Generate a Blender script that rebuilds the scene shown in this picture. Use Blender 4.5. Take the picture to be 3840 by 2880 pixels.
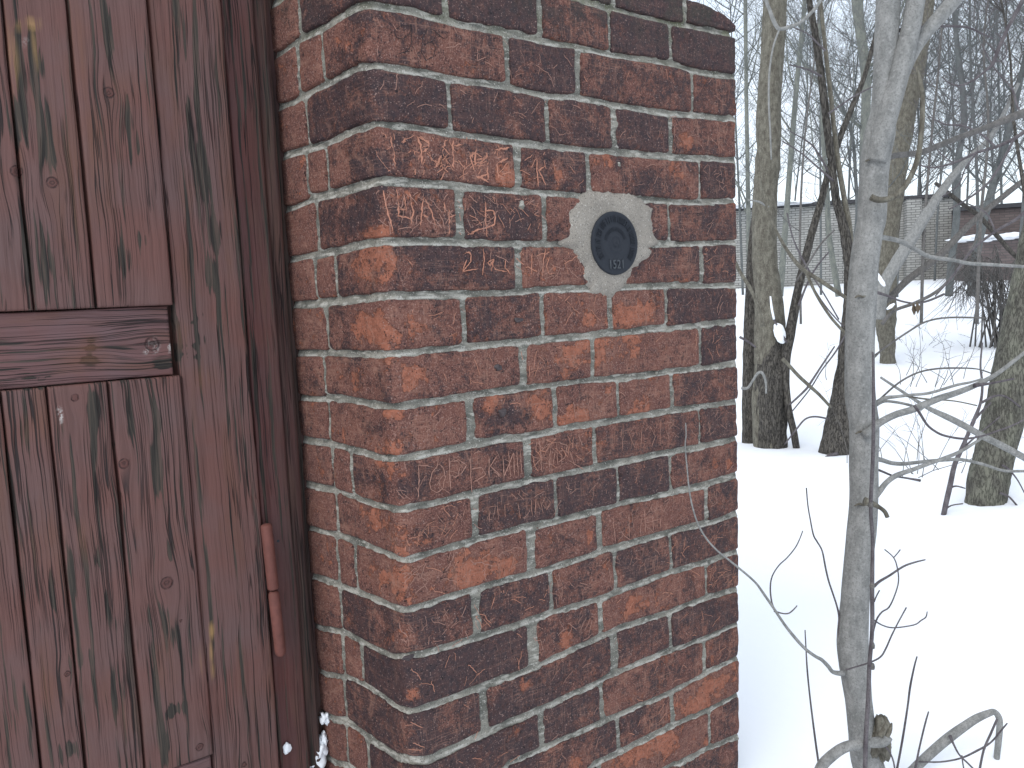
import bpy, math, random
import numpy as np
from mathutils import Vector, Matrix, noise
random.seed(7)
SC = bpy.context.scene
for o in list(bpy.data.objects): bpy.data.objects.remove(o)

# ------------------------------------------------------------------ camera
F = 3080.88                      # focal length in pixels of a 3840 px wide frame
CAM = np.array([[0.79736359, 0.09749306, -0.59557234],
                [-0.60181643, 0.05480647, -0.79675167],
                [-0.04503654, 0.993726, 0.10237361]])      # camera axes as columns
EYE = np.array([-0.55418, -1.02451, -0.47551])
cd = bpy.data.cameras.new('camera'); cam = bpy.data.objects.new('camera', cd)
SC.collection.objects.link(cam)
mw = Matrix.Identity(4)
for i in range(3):
    for j in range(3): mw[i][j] = CAM[i][j]
    mw[i][3] = EYE[i]
cam.matrix_world = mw
cd.sensor_width = 36; cd.lens = 36*F/3840; cd.clip_start = 0.02; cd.clip_end = 500
SC.camera = cam
SC.render.resolution_x = 1024; SC.render.resolution_y = 768

# ------------------------------------------------------------------ light
world = bpy.data.worlds.new('World'); SC.world = world; world.use_nodes = True
wn = world.node_tree.nodes; wl = world.node_tree.links
for n in list(wn): wn.remove(n)
SUN_EL, SUN_AZ = math.radians(42), math.radians(250)
sky = wn.new('ShaderNodeTexSky'); sky.sky_type = 'NISHITA'; sky.sun_disc = False
sky.sun_elevation = SUN_EL; sky.sun_rotation = SUN_AZ
tc = wn.new('ShaderNodeTexCoord')
cl = wn.new('ShaderNodeTexNoise'); cl.inputs['Scale'].default_value = 2.2; cl.inputs['Detail'].default_value = 5
wl.new(tc.outputs['Generated'], cl.inputs['Vector'])
rmp = wn.new('ShaderNodeValToRGB')
rmp.color_ramp.elements[0].position = .35; rmp.color_ramp.elements[0].color = (.80, .90, 1.0, 1)
rmp.color_ramp.elements[1].position = .62; rmp.color_ramp.elements[1].color = (.99, 1.0, 1.03, 1)
wl.new(cl.outputs['Fac'], rmp.inputs[0])
b1 = wn.new('ShaderNodeBackground'); b1.inputs['Strength'].default_value = .05
wl.new(sky.outputs[0], b1.inputs['Color'])
b2 = wn.new('ShaderNodeBackground'); b2.inputs['Strength'].default_value = 1.08
wl.new(rmp.outputs[0], b2.inputs['Color'])
add = wn.new('ShaderNodeAddShader'); out = wn.new('ShaderNodeOutputWorld')
wl.new(b1.outputs[0], add.inputs[0]); wl.new(b2.outputs[0], add.inputs[1]); wl.new(add.outputs[0], out.inputs[0])
sd = bpy.data.lights.new('sun', 'SUN'); sd.energy = 1.25; sd.angle = math.radians(25); sd.color = (1, .97, .93)
sun = bpy.data.objects.new('sun', sd); SC.collection.objects.link(sun)
sun.rotation_euler = Vector((math.sin(SUN_AZ)*math.cos(SUN_EL), math.cos(SUN_AZ)*math.cos(SUN_EL), math.sin(SUN_EL))).to_track_quat('Z', 'Y').to_euler()
SC.view_settings.view_transform = 'Standard'; SC.view_settings.look = 'None'
SC.view_settings.exposure = 0.0; SC.view_settings.gamma = 1; SC.view_settings.use_curve_mapping = False

# ------------------------------------------------------------------ helpers
FH = np.array([.598718, .800960, 0.])
def ray(x, y): return CAM @ np.array([(x-1920)/F, -(y-1440)/F, -1.])
def hit(x, y, n, k):
    d = ray(x, y); return EYE + d*((k-EYE @ n)/(d @ n))
NY = np.array([0, 1., 0])
def front(x, y): return hit(x, y, NY, 0.)
GY = .22
def gate(x, y): return hit(x, y, NY, GY)
VS = 3840/2212
def at(x, y, D):
    """photo position (2212 px wide copy) at a horizontal distance D ahead"""
    d = ray(x*VS, y*VS); return EYE + d*(D/(d @ FH))

def link(o, parent=None):
    SC.collection.objects.link(o)
    if parent: o.parent = parent
    return o
def mesh_obj(name, verts, faces, mat, parent=None, smooth=True):
    me = bpy.data.meshes.new(name); me.from_pydata([tuple(v) for v in verts], [], [tuple(f) for f in faces]); me.update()
    if smooth: me.polygons.foreach_set('use_smooth', [True]*len(me.polygons))
    if mat: me.materials.append(mat)
    return link(bpy.data.objects.new(name, me), parent)
def tag(o, label=None, cat=None, group=None, kind=None):
    if label: o['label'] = label
    if cat: o['category'] = cat
    if group: o['group'] = group
    if kind: o['kind'] = kind
    return o
def empty(name, loc=(0, 0, 0)):
    o = bpy.data.objects.new(name, None); o.empty_display_size = .1; SC.collection.objects.link(o); o.location = loc
    return o
def adopt(root, kids):
    """parent world-space meshes to a root that is not at the origin"""
    for k in kids:
        if k.parent is None: k.parent = root
        if k.parent == root and k.type == 'MESH': k.data.transform(Matrix.Translation(-root.location))

# ---------------- node helper
class NT:
    def __init__(s, name, rough=.9, spec=.3):
        s.m = bpy.data.materials.new(name); s.m.use_nodes = True; s.t = s.m.node_tree; s.n = s.t.nodes; s.l = s.t.links
        s.b = s.n['Principled BSDF']; s.b.inputs['Roughness'].default_value = rough
        s.b.inputs['Specular IOR Level'].default_value = spec
        s.geo = s.n.new('ShaderNodeNewGeometry'); s.pos = s.geo.outputs['Position']
    def put(s, sock, v):
        if isinstance(v, (int, float)): sock.default_value = v
        elif isinstance(v, (tuple, list)):
            if len(sock.default_value) == 4 and len(v) == 3: v = tuple(v)+(1,)
            sock.default_value = v
        else: s.l.new(v, sock)
    def math(s, op, a, b=0., c=0.):
        n = s.n.new('ShaderNodeMath'); n.operation = op
        s.put(n.inputs[0], a); s.put(n.inputs[1], b); s.put(n.inputs[2], c); return n.outputs[0]
    def vm(s, op, a, b=(0, 0, 0), sc=None):
        n = s.n.new('ShaderNodeVectorMath'); n.operation = op
        s.put(n.inputs[0], a); s.put(n.inputs[1], b)
        if sc is not None: s.put(n.inputs['Scale'], sc)
        return n.outputs['Value'] if op in ('LENGTH', 'DOT_PRODUCT') else n.outputs['Vector']
    def noise(s, vec, scale, detail=4, rough=.55, col=False, dist=0.):
        n = s.n.new('ShaderNodeTexNoise'); s.put(n.inputs['Vector'], vec); n.inputs['Scale'].default_value = scale
        n.inputs['Detail'].default_value = detail; n.inputs['Roughness'].default_value = rough; n.inputs['Distortion'].default_value = dist
        return n.outputs['Color'] if col else n.outputs['Fac']
    def mr(s, v, a, b, c=0., d=1., smooth=False):
        n = s.n.new('ShaderNodeMapRange'); n.clamp = True
        if smooth: n.interpolation_type = 'SMOOTHSTEP'
        for i, q in enumerate((v, a, b, c, d)): s.put(n.inputs[i], q)
        return n.outputs[0]
    def mix(s, f, a, b):
        n = s.n.new('ShaderNodeMix'); n.data_type = 'RGBA'; s.put(n.inputs[0], f); s.put(n.inputs[6], a); s.put(n.inputs[7], b)
        return n.outputs[2]
    def bump(s, h, strength=.5, dist=.002, normal=None):
        n = s.n.new('ShaderNodeBump'); n.inputs['Strength'].default_value = strength; n.inputs['Distance'].default_value = dist
        s.put(n.inputs['Height'], h)
        if normal: s.l.new(normal, n.inputs['Normal'])
        return n.outputs[0]
    def attr(s, name):
        n = s.n.new('ShaderNodeAttribute'); n.attribute_type = 'OBJECT'; n.attribute_name = name; return n.outputs['Fac']
    def gattr(s, name):
        n = s.n.new('ShaderNodeAttribute'); n.attribute_name = name; return n.outputs['Fac']
    def blobs(s, vec, items, soft=.45):
        """greatest of a list of ellipsoidal spots (centre, radii, strength)"""
        r = None
        for c, rad, k in items:
            d = s.vm('MULTIPLY', s.vm('SUBTRACT', vec, tuple(c)), tuple(1/q for q in rad))
            q = s.mr(s.vm('LENGTH', d), 1-soft, 1+soft, k, 0., True)
            r = q if r is None else s.math('MAXIMUM', r, q)
        return r
    def done(s, col, normal=None, rough=None):
        s.put(s.b.inputs['Base Color'], col)
        if normal: s.l.new(normal, s.b.inputs['Normal'])
        if rough is not None: s.put(s.b.inputs['Roughness'], rough)
        return s.m

# ------------------------------------------------------------------ materials
def fr(x, y, rx, rz, k=1.): c = front(x, y); return (c[0], c[2], rx, rz, k)
FLAKED = [fr(1345, 110, .010, .034, .9), fr(1425, 1005, .026, .034, .95), fr(1430, 870, .03, .012, .7), fr(1440, 1240, .013, .036, 1.),
       fr(1550, 1190, .03, .03, .6), fr(2200, 1190, .02, .02, .7), fr(2370, 1180, .055, .026, .85), fr(2310, 1310, .10, .026, .8),
       fr(1900, 660, .045, .022, .8), fr(2092, 655, .012, .022, 1.), fr(2262, 615, .022, .02, .65), fr(1488, 1556, .014, .010, 1.),
       fr(1865, 1520, .022, .016, .9), fr(2010, 1540, .035, .02, .9), fr(2140, 1570, .03, .02, .7), fr(2400, 1530, .04, .02, .7),
       fr(2125, 1335, .022, .016, 1.), fr(2180, 1355, .025, .008, 1.), fr(2050, 1000, .035, .03, .6), fr(2567, 515, .018, .02, .85),
       fr(2213, 2010, .008, .015, 1.2), fr(2735, 1745, .01, .018, 1.), fr(1500, 2210, .02, .03, .8), fr(1750, 2140, .12, .03, .45),
       fr(2370, 2275, .05, .02, .8), fr(1500, 2420, .02, .02, .7), fr(1562, 2600, .008, .016, 1.), fr(1960, 2575, .014, .012, .9),
       fr(2000, 2660, .02, .02, .55), fr(2640, 2610, .09, .025, .8), fr(2160, 2855, .02, .015, 1.), fr(2430, 2800, .10, .022, .65),
       fr(2290, 1560, .02, .025, .5), fr(1490, 1750, .012, .04, .6), fr(1500, 1960, .02, .04, .5), fr(2560, 1060, .02, .02, .3),
       fr(1500, 740, .06, .010, .5), fr(1540, 1430, .015, .015, .9), fr(1570, 1400, .02, .008, .9), fr(2130, 2400, .012, .02, .7)]
BURNT = [fr(1395, 800, .012, .03, 1.), fr(1450, 270, .03, .02, .7), fr(1650, 985, .012, .022, .8), fr(1640, 1010, .02, .01, .7),
       fr(1560, 2540, .06, .02, .9), fr(1900, 2650, .03, .02, .8), fr(1990, 2630, .03, .02, .7), fr(1890, 1545, .028, .02, .9),
       fr(1960, 1560, .02, .012, .8), fr(1420, 640, .012, .03, .9), fr(1950, 820, .04, .012, .6), fr(2730, 1820, .014, .012, .9),
       fr(1980, 2800, .04, .02, .9), fr(2760, 2650, .015, .02, .6), fr(1510, 2200, .004, .03, .9), fr(2420, 700, .06, .03, .6),
       fr(1490, 1830, .05, .02, .4), fr(2450, 40, .12, .03, .8), fr(1500, 60, .06, .02, .5)]

def brick_attrs(me):
    n = len(me.vertices); co = np.empty(n*3); me.vertices.foreach_get('co', co); co = co.reshape(-1, 3)
    w = np.array([noise.noise_vector(Vector(c)*60) for c in co])*.010 if n < 9000 else 0
    x, y, z = co[:, 0]+w[:, 0], co[:, 1], co[:, 2]+w[:, 2]
    for nm, L in (('flaked', FLAKED), ('burnt', BURNT)):
        m = np.zeros(n)
        for cx, cz, rx, rz, k in L:
            if abs(cx-x.mean()) > .4 or abs(cz-z.mean()) > .15: continue
            d = np.sqrt(((x-cx)/rx)**2+((z-cz)/rz)**2+(y/.08)**2); m = np.maximum(m, k*np.clip((1.45-d)/.9, 0, 1))
        me.attributes.new(nm, 'FLOAT', 'POINT').data.foreach_set('value', m)
def m_brick():
    t = NT('weathered_brick', .88, .25)
    P = t.pos
    MO = t.gattr('flaked'); MD = t.gattr('burnt')
    soot = t.attr('soot')
    def rgb(v):
        n = t.n.new('ShaderNodeSeparateColor'); t.l.new(v, n.inputs[0]); return n.outputs
    A = rgb(t.noise(P, 19, 9, .68, True, .3)); B = rgb(t.noise(P, 95, 5, .65, True)); C_ = rgb(t.noise(P, 420, 2, .55, True))
    # fired clay, dusty and speckled
    clay = t.mix(t.mr(A[2], .38, .62), (.112, .050, .042), (.165, .072, .054))
    clay = t.mix(t.mr(B[1], .52, .64, 0, .6), clay, (.085, .046, .044))
    clay = t.mix(t.mr(C_[0], .52, .66, 0, .8), clay, (.27, .145, .115))
    # where the burnt skin has flaked off, fresh orange clay shows, with crisp edges
    k1 = t.math('ADD', A[1], t.math('MULTIPLY', t.math('SUBTRACT', B[0], .5), .35))
    k1 = t.math('ADD', k1, t.math('ADD', t.math('MULTIPLY', MO, .24), t.math('MULTIPLY', t.math('SUBTRACT', .55, soot), .06)))
    flake = t.mr(k1, .625, .652, 0, .9)
    fresh = t.mix(t.mr(B[2], .4, .6), (.215, .080, .050), (.33, .125, .078))
    c = t.mix(flake, clay, fresh)
    # sooty crust
    k2 = t.math('ADD', A[0], t.math('ADD', t.math('MULTIPLY', t.math('SUBTRACT', B[2], .5), .55), t.math('MULTIPLY', t.math('SUBTRACT', C_[1], .5), .35)))
    k2 = t.math('ADD', k2, t.math('ADD', t.math('MULTIPLY', t.math('SUBTRACT', soot, .5), .48), t.math('SUBTRACT', t.math('MULTIPLY', MD, .30), t.math('MULTIPLY', MO, .20))))
    crust = t.mr(k2, .47, .62, 0, .92)
    c = t.mix(crust, c, t.mix(t.mr(B[0], .42, .58), (.030, .023, .028), (.056, .032, .033)))
    # pale grains, pits
    c = t.mix(t.mr(C_[2], .62, .70, 0, .75), c, (.34, .23, .20))
    pit = t.mr(t.math('ADD', C_[1], t.math('MULTIPLY', B[1], .6)), .96, 1.04)
    c = t.mix(t.math('MULTIPLY', pit, .9), c, (.014, .012, .015))
    for sc_, ang, th, sel in (((900, 40, 60), .5, .955, B[1]), ((60, 40, 900), -.35, .955, B[0])):
        mp = t.n.new('ShaderNodeMapping'); t.l.new(P, mp.inputs[0]); mp.inputs['Rotation'].default_value = (0, ang, 0); mp.inputs['Scale'].default_value = (sc_[0]*.12, 5, sc_[2]*.12)
        rid = t.math('SUBTRACT', 1., t.math('MULTIPLY', t.math('ABSOLUTE', t.math('SUBTRACT', t.noise(mp.outputs[0], 1., 2, .5), .5)), 2.))
        c = t.mix(t.math('MULTIPLY', t.mr(rid, th, 1., 0, .6), t.math('MULTIPLY', t.mr(A[2], .44, .56), t.mr(soot, .6, 1., 1., .25))), c, (.27, .145, .11))
    moss = t.math('MULTIPLY', t.mr(t.vm('DOT_PRODUCT', P, (0, 0, 1)), -.07, .05), t.mr(A[0], .45, .6, 0, .6))
    c = t.mix(moss, c, (.034, .040, .030))
    h = t.math('ADD', t.math('ADD', t.math('MULTIPLY', B[0], .7), t.math('MULTIPLY', C_[0], .25)), t.math('MULTIPLY', crust, .22))
    h = t.math('SUBTRACT', h, t.math('ADD', t.math('MULTIPLY', pit, .5), t.math('MULTIPLY', flake, .30)))
    return t.done(c, t.bump(h, 1., .005), t.mr(crust, 0, 1, .92, .72))
def m_mortar(patch=False):
    t = NT('cement_patch' if patch else 'lime_mortar', .95, .2); P = t.pos
    n1 = t.noise(P, 16, 4); n2 = t.noise(P, 180, 4, .65); n3 = t.noise(P, 600, 2)
    if patch: c = t.mix(t.mr(n1, .35, .65), (.225, .205, .178), (.30, .275, .24))
    else:
        c = t.mix(t.mr(n1, .38, .62), (.26, .25, .215), (.170, .168, .145))
        c = t.mix(t.mr(t.noise(t.vm('MULTIPLY', P, (.45, .45, 1.6)), 42, 4), .46, .62, 0, .8), c, (.095, .098, .086))
        c = t.mix(t.mr(t.noise(t.vm('MULTIPLY', P, (.5, .5, 2.)), 70, 4), .54, .64, 0, .8), c, (.42, .41, .365))
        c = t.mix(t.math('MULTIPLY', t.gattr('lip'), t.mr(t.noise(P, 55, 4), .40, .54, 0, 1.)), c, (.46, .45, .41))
        moss = t.math('MULTIPLY', t.mr(t.vm('DOT_PRODUCT', P, (0, 0, 1)), -.12, .04), t.mr(t.noise(P, 30, 4), .42, .62, 0, .8))
        c = t.mix(moss, c, (.13, .14, .075))
    c = t.mix(t.mr(n2, .42, .3, 0, .55), c, (.09, .08, .075))
    c = t.mix(t.mr(n3, .60, .66, 0, .8), c, (.05, .045, .04))
    c = t.mix(t.mr(t.noise(P, 380, 2), .63, .68, 0, .8), c, (.50, .48, .44))
    return t.done(c, t.bump(t.math('ADD', n2, t.math('MULTIPLY', n3, .4)), .8, .002))
def g(x, y, hw, hh, k=1.): c = gate(x, y); return (c[0], c[2], hw/2870, hh/2870, k)
knots = [(405, 352, 22), (60, 645, 22), (193, 688, 22), (462, 1737, 22), (622, 2182, 27), (675, 2325, 9), (250, 2520, 13), (745, 2795, 18), (278, 1490, 16), (572, 1290, 30), (915, 2865, 13)]
stains = [g(75, 120, 45, 25, .5), g(95, 235, 40, 110, 1.), g(78, 440, 26, 110), g(170, 500, 26, 120), g(395, 80, 18, 120, .8), g(480, 450, 20, 80),
  g(505, 560, 26, 60), g(688, 90, 18, 140), g(722, 420, 20, 120), g(765, 620, 32, 150), g(795, 830, 22, 90), g(540, 880, 18, 50), g(150, 980, 26, 130, .8),
  g(100, 980, 12, 100, .7), g(455, 950, 42, 60, .6), g(700, 1185, 50, 8, .9), g(700, 1285, 50, 10, .9), g(668, 1240, 9, 80, .9), g(755, 1255, 16, 22, .9),
  g(680, 1330, 60, 16, .8), g(345, 1570, 26, 70), g(592, 1570, 22, 80), g(588, 1730, 18, 140), g(480, 1560, 12, 90, .7), g(195, 2230, 16, 90), g(262, 2130, 20, 110, .7),
  g(365, 2100, 13, 50), g(625, 2060, 16, 40), g(632, 2340, 18, 110), g(565, 2330, 16, 70), g(575, 2560, 16, 160), g(650, 2680, 50, 30), g(600, 2760, 28, 120, .9),
  g(255, 2830, 34, 50), g(430, 2600, 14, 150), g(785, 1010, 20, 90), g(300, 2480, 40, 22, .6), g(410, 2300, 12, 80, .7), g(70, 1600, 16, 60, .6), g(345, 1355, 30, 40, .8),
  g(620, 1375, 30, 24, .8), g(610, 2160, 12, 30, .8), g(475, 2540, 12, 90, .7), g(30, 2600, 22, 160, .45), g(160, 1420, 60, 10, .7)]
wear = [g(300, 200, 26, 150, .6), g(275, 700, 30, 170, .55), g(340, 560, 30, 120, .5), g(470, 330, 60, 60, .3), g(320, 1340, 90, 45, .6), g(150, 1600, 70, 60, .35), g(770, 1420, 60, 50, .5),
  g(190, 2550, 40, 120, .5), g(320, 2030, 40, 80, .45), g(680, 1240, 22, 60, .7), g(150, 2060, 60, 120, .3), g(500, 2700, 60, 90, .3)]
gold = [g(100, 100, 36, 24, .8), g(35, 210, 10, 110, .45), g(785, 2330, 12, 40, 1.), g(783, 2430, 9, 60, 1.), g(793, 2510, 10, 50, .8), g(755, 2440, 14, 80, .35), g(560, 1350, 10, 10, .5), g(115, 180, 8, 60, .5)]
spot = [g(560, 1273, 9, 9, 1.), g(588, 1290, 7, 30, .8), g(635, 1295, 8, 12, .8), g(545, 1325, 10, 20, .6), g(232, 1556, 5, 26, .9), g(75, 150, 12, 8, .2)]
KN = [tuple(gate(x, y)[[0, 2]])+(r/2870,) for x, y, r in knots]
def wood_attrs(me, across):
    """weathering of each board stored per vertex: bare timber, worn paint, raw splinters, paint specks, knots"""
    n = len(me.vertices); co = np.empty(n*3); me.vertices.foreach_get('co', co); co = co.reshape(-1, 3)
    dx = np.empty(n); dz = np.empty(n)
    for i in range(n):
        q = noise.noise_vector(Vector((co[i, 0]*22, 3, co[i, 2]*(9 if not across else 30)))); q2 = noise.noise_vector(Vector((co[i, 0]*80, 7, co[i, 2]*30)))
        dx[i] = q[0]*.008+q2[0]*.003; dz[i] = q[1]*.022+q2[1]*.008
    x, z = co[:, 0]+dx, co[:, 2]+dz
    for nm, L, soft in (('bare', stains, .5), ('wear', wear, .6), ('gold', gold, .5), ('spot', spot, .5)):
        m = np.zeros(n)
        for cx, cz, rx, rz, k in L:
            d = np.hypot((x-cx)/rx, (z-cz)/rz); m = np.maximum(m, k*np.clip((1+soft-d)/(2*soft), 0, 1))
        me.attributes.new(nm, 'FLOAT', 'POINT').data.foreach_set('value', m)
    kd = np.full(n, 9.); wx = np.zeros(n)
    for cx, cz, r in KN:
        ex, ez = co[:, 0]-cx, co[:, 2]-cz; kd = np.minimum(kd, np.hypot(ex, ez)/r)
        if across: L = np.hypot(ex/(r*5.5), ez/(r*2.3)); wx += ez*.85*np.exp(-(L*1.1)**2)
        else: L = np.hypot(ex/(r*2.3), ez/(r*5.5)); wx += ex*.85*np.exp(-(L*1.1)**2)
    me.attributes.new('kd', 'FLOAT', 'POINT').data.foreach_set('value', kd); me.attributes.new('wx', 'FLOAT', 'POINT').data.foreach_set('value', wx)
def m_wood(name, across=0, bare_bias=0., tone=(.126, .055, .046)):
    """old oxide-red paint over grey timber; grain along z (or x when across)"""
    t = NT(name, .72, .35); P = t.pos
    A = lambda nm: t.gattr(nm)
    wx = A('wx'); cmb = t.n.new('ShaderNodeCombineXYZ'); t.put(cmb.inputs[2 if across else 0], wx)
    wav = t.vm('SCALE', t.vm('SUBTRACT', t.noise(P, 6, 3, .5, True), (.5, .5, .5)), sc=.012)
    G = t.vm('ADD', t.vm('SUBTRACT', P, cmb.outputs[0]), wav)
    ob = t.n.new('ShaderNodeObjectInfo'); G = t.vm('ADD', G, t.vm('SCALE', (3.1, 1.7, 2.3), sc=ob.outputs['Random']))
    S = (lambda a, b, c: (a, b, c)) if not across else (lambda a, b, c: (c, b, a))
    fine = t.noise(t.vm('MULTIPLY', G, S(260, 60, 7)), 1, 3, .6); mid = t.noise(t.vm('MULTIPLY', G, S(120, 30, 3.4)), 1, 3, .6); cr = t.noise(t.vm('MULTIPLY', G, S(75, 20, .9)), 1, 2, .5)
    crack = t.math('MULTIPLY', t.mr(t.math('ABSOLUTE', t.math('SUBTRACT', cr, .5)), .006, .014, 1., 0.), t.mr(t.noise(t.vm('MULTIPLY', G, S(20, 10, 2)), 1, 3), .50, .54))
    crack2 = t.math('MULTIPLY', t.mr(t.math('ABSOLUTE', t.math('SUBTRACT', t.noise(t.vm('MULTIPLY', G, S(190, 30, 2.2)), 1, 1, .4), .5)), .008, .028, 1., 0.), t.mr(t.noise(t.vm('MULTIPLY', G, S(24, 10, 3)), 1, 3), .48, .53))
    crack = t.math('MAXIMUM', crack, t.math('MULTIPLY', crack2, .75))
    red = t.mix(t.mr(t.noise(P, 9, 3), .35, .65), tone, (tone[0]*.92, tone[1]*1.2, tone[2]*1.35))
    red = t.mix(t.mr(fine, .48, .62, 0, .4), red, tuple(q*.55 for q in tone))
    red = t.mix(t.mr(t.noise(t.vm('MULTIPLY', G, S(30, 10, 6)), 1, 4), .54, .68, 0, .6), red, (.115, .052, .036))
    SM = t.mr(t.math('ADD', A('bare'), t.math('MULTIPLY', t.math('SUBTRACT', mid, .5), 5.)), .42, .62)
    gen = t.mr(t.noise(t.vm('MULTIPLY', G, S(28, 10, 2.2)), 1, 5, .7), .60, .64, 0, .8)
    bare = t.math('MINIMUM', t.math('MAXIMUM', SM, gen), 1.)
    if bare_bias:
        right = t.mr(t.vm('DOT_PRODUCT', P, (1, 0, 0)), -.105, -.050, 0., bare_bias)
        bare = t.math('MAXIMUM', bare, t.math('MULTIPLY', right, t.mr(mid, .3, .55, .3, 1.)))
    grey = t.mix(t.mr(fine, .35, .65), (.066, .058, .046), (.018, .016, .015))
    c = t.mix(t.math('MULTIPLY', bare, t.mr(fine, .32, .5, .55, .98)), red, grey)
    c = t.mix(t.math('MULTIPLY', A('wear'), t.mr(mid, .4, .6, .3, 1.)), c, (.140, .060, .034))
    c = t.mix(t.math('MULTIPLY', A('gold'), t.mr(mid, .44, .54, .1, .9)), c, (.30, .18, .075))
    c = t.mix(t.math('MULTIPLY', A('spot'), t.mr(t.noise(P, 350, 2), .42, .52)), c, (.60, .58, .55))
    kd = A('kd'); kn = t.mr(kd, .8, 1.15, 1., 0.)
    ring = t.math('MAXIMUM', t.mr(t.math('ABSOLUTE', t.math('SUBTRACT', kd, .88)), 0., .2, 1., 0.), t.mr(t.math('ABSOLUTE', t.math('SUBTRACT', kd, .38)), 0., .16, .7, 0.))
    ring = t.math('MULTIPLY', ring, t.mr(t.noise(P, 150, 3), .35, .55, .3, 1.))
    c = t.mix(t.math('MULTIPLY', kn, .55), c, (.075, .022, .018))
    c = t.mix(t.math('MULTIPLY', ring, .95), c, (.022, .010, .010))
    c = t.mix(t.math('MULTIPLY', crack, .92), c, (.010, .006, .006))
    h = t.math('SUBTRACT', t.math('ADD', t.math('MULTIPLY', fine, .5), t.math('MULTIPLY', mid, .6)), t.math('MULTIPLY', crack, 1.1))
    h = t.math('SUBTRACT', h, t.math('ADD', t.math('MULTIPLY', ring, .5), t.math('MULTIPLY', bare, .3)))
    return t.done(c, t.bump(h, .9, .0022), t.mr(bare, 0, 1, .62, .9))
def m_bark(name, a, b, pale=None, furrow=0., fs=40, lich=None):
    t = NT(name, .95, .15); P = t.pos
    n1 = t.noise(t.vm('MULTIPLY', P, (1, 1, .5)), fs, 4, .6); n2 = t.noise(P, fs*6, 4, .6)
    c = t.mix(t.mr(n1, .35, .65), a, b)
    c = t.mix(t.mr(n2, .50, .62, 0, .5), c, tuple(q*.45 for q in a))
    if pale: c = t.mix(t.mr(t.noise(P, fs*3, 3), .55, .72, 0, .5), c, pale)
    if lich: c = t.mix(t.mr(t.noise(P, 14, 5, .6), .46, .60, 0, .7), c, lich)
    h = n2
    if furrow:
        v = t.noise(t.vm('MULTIPLY', P, (1, 1, .22)), fs*1.6, 3, .55)
        fr = t.mr(t.math('ABSOLUTE', t.math('SUBTRACT', v, .5)), 0, .07, 1, 0)
        c = t.mix(t.math('MULTIPLY', fr, furrow), c, tuple(q*.18 for q in a))
        h = t.math('SUBTRACT', t.math('MULTIPLY', n2, .3), t.math('MULTIPLY', fr, furrow))
    return t.done(c, t.bump(h, .8, .004 if furrow else .0015))
def m_snow():
    t = NT('snow', .8, .2); P = t.pos
    n = t.noise(P, 3, 4); f = t.noise(P, 120, 3)
    return t.done(t.mix(n, (.86, .90, .95), (.90, .92, .95)), t.bump(t.math('ADD', n, t.math('MULTIPLY', f, .06)), .35, .03))
def m_flat(name, col, rough=.8, ns=120, amp=.3, bd=.001):
    t = NT(name, rough, .4); n = t.noise(t.pos, ns, 4)
    return t.done(t.mix(n, tuple(q*(1-amp) for q in col), tuple(q*(1+amp) for q in col)), t.bump(n, .6, bd))
def m_wall(name, c1, c2, mort):
    t = NT(name, .95, .2); tcn = t.n.new('ShaderNodeTexCoord')
    br = t.n.new('ShaderNodeTexBrick'); t.l.new(tcn.outputs['UV'], br.inputs['Vector'])
    br.inputs['Scale'].default_value = 1; br.inputs['Brick Width'].default_value = .26; br.inputs['Row Height'].default_value = .077
    br.inputs['Mortar Size'].default_value = .009; br.inputs['Mortar Smooth'].default_value = .2
    t.put(br.inputs['Color1'], c1); t.put(br.inputs['Color2'], c2); t.put(br.inputs['Mortar'], mort)
    c = t.mix(t.mr(t.noise(t.pos, 1.3, 4), .4, .7, 0, .35), br.outputs['Color'], tuple(q*.5 for q in c1))
    return t.done(c, t.bump(t.math('SUBTRACT', 1., br.outputs['Fac']), .6, .01))

BRICK, MORT, PATCH = m_brick(), m_mortar(), m_mortar(True)
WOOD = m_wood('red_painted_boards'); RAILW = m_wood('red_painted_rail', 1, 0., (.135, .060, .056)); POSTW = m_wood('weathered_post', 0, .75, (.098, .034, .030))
SNOW = m_snow()
SCR = m_flat('scratched_clay', (.40, .185, .125), .9, 500, .25); SCRP = m_flat('faint_scratch', (.30, .165, .13), .9, 500, .3); SCRD = m_flat('dark_scratch', (.03, .022, .025), .9)
IRON = m_flat('painted_cast_iron', (.016, .020, .028), .8, 200, .25, .0006)
HINGE = m_flat('painted_steel', (.135, .048, .038), .75, 90, .45, .0012)

# ------------------------------------------------------------------ ground
AZT = math.atan2(*(lambda q: (q[1]-EYE[1], q[0]-EYE[0]))(at(1735, 900, 4)))
def gz(x, y):
    d = math.hypot(x-EYE[0], y-EYE[1])
    z = -1.45
    if d > 6: z += .0435*(min(d, 30)-6)
    z += .03*math.exp(-((d-5.0)/.6)**2) - .07*math.exp(-((d-6.3)/.8)**2)
    z += .05*noise.noise(Vector((x*.35, y*.35, 1.))) + .02*noise.noise(Vector((x*1.3, y*1.3, 4.)))
    z -= .20*math.exp(-((x-1.05)**2+(y+.40)**2)/.28)
    az = math.atan2(y-EYE[1], x-EYE[0])-AZT; w_ = math.exp(-(az/.11)**2)
    if d < 8: z -= w_*.11/(1+math.exp(-(4.55-d)/.10))/(1+math.exp(-(d-2.7)/.25))
    dx, dy = x-.80, y-.1                                # snow drifted up against the pillar foot
    z += .05*math.exp(-(dx*dx+dy*dy)/.05)
    return z
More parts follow.
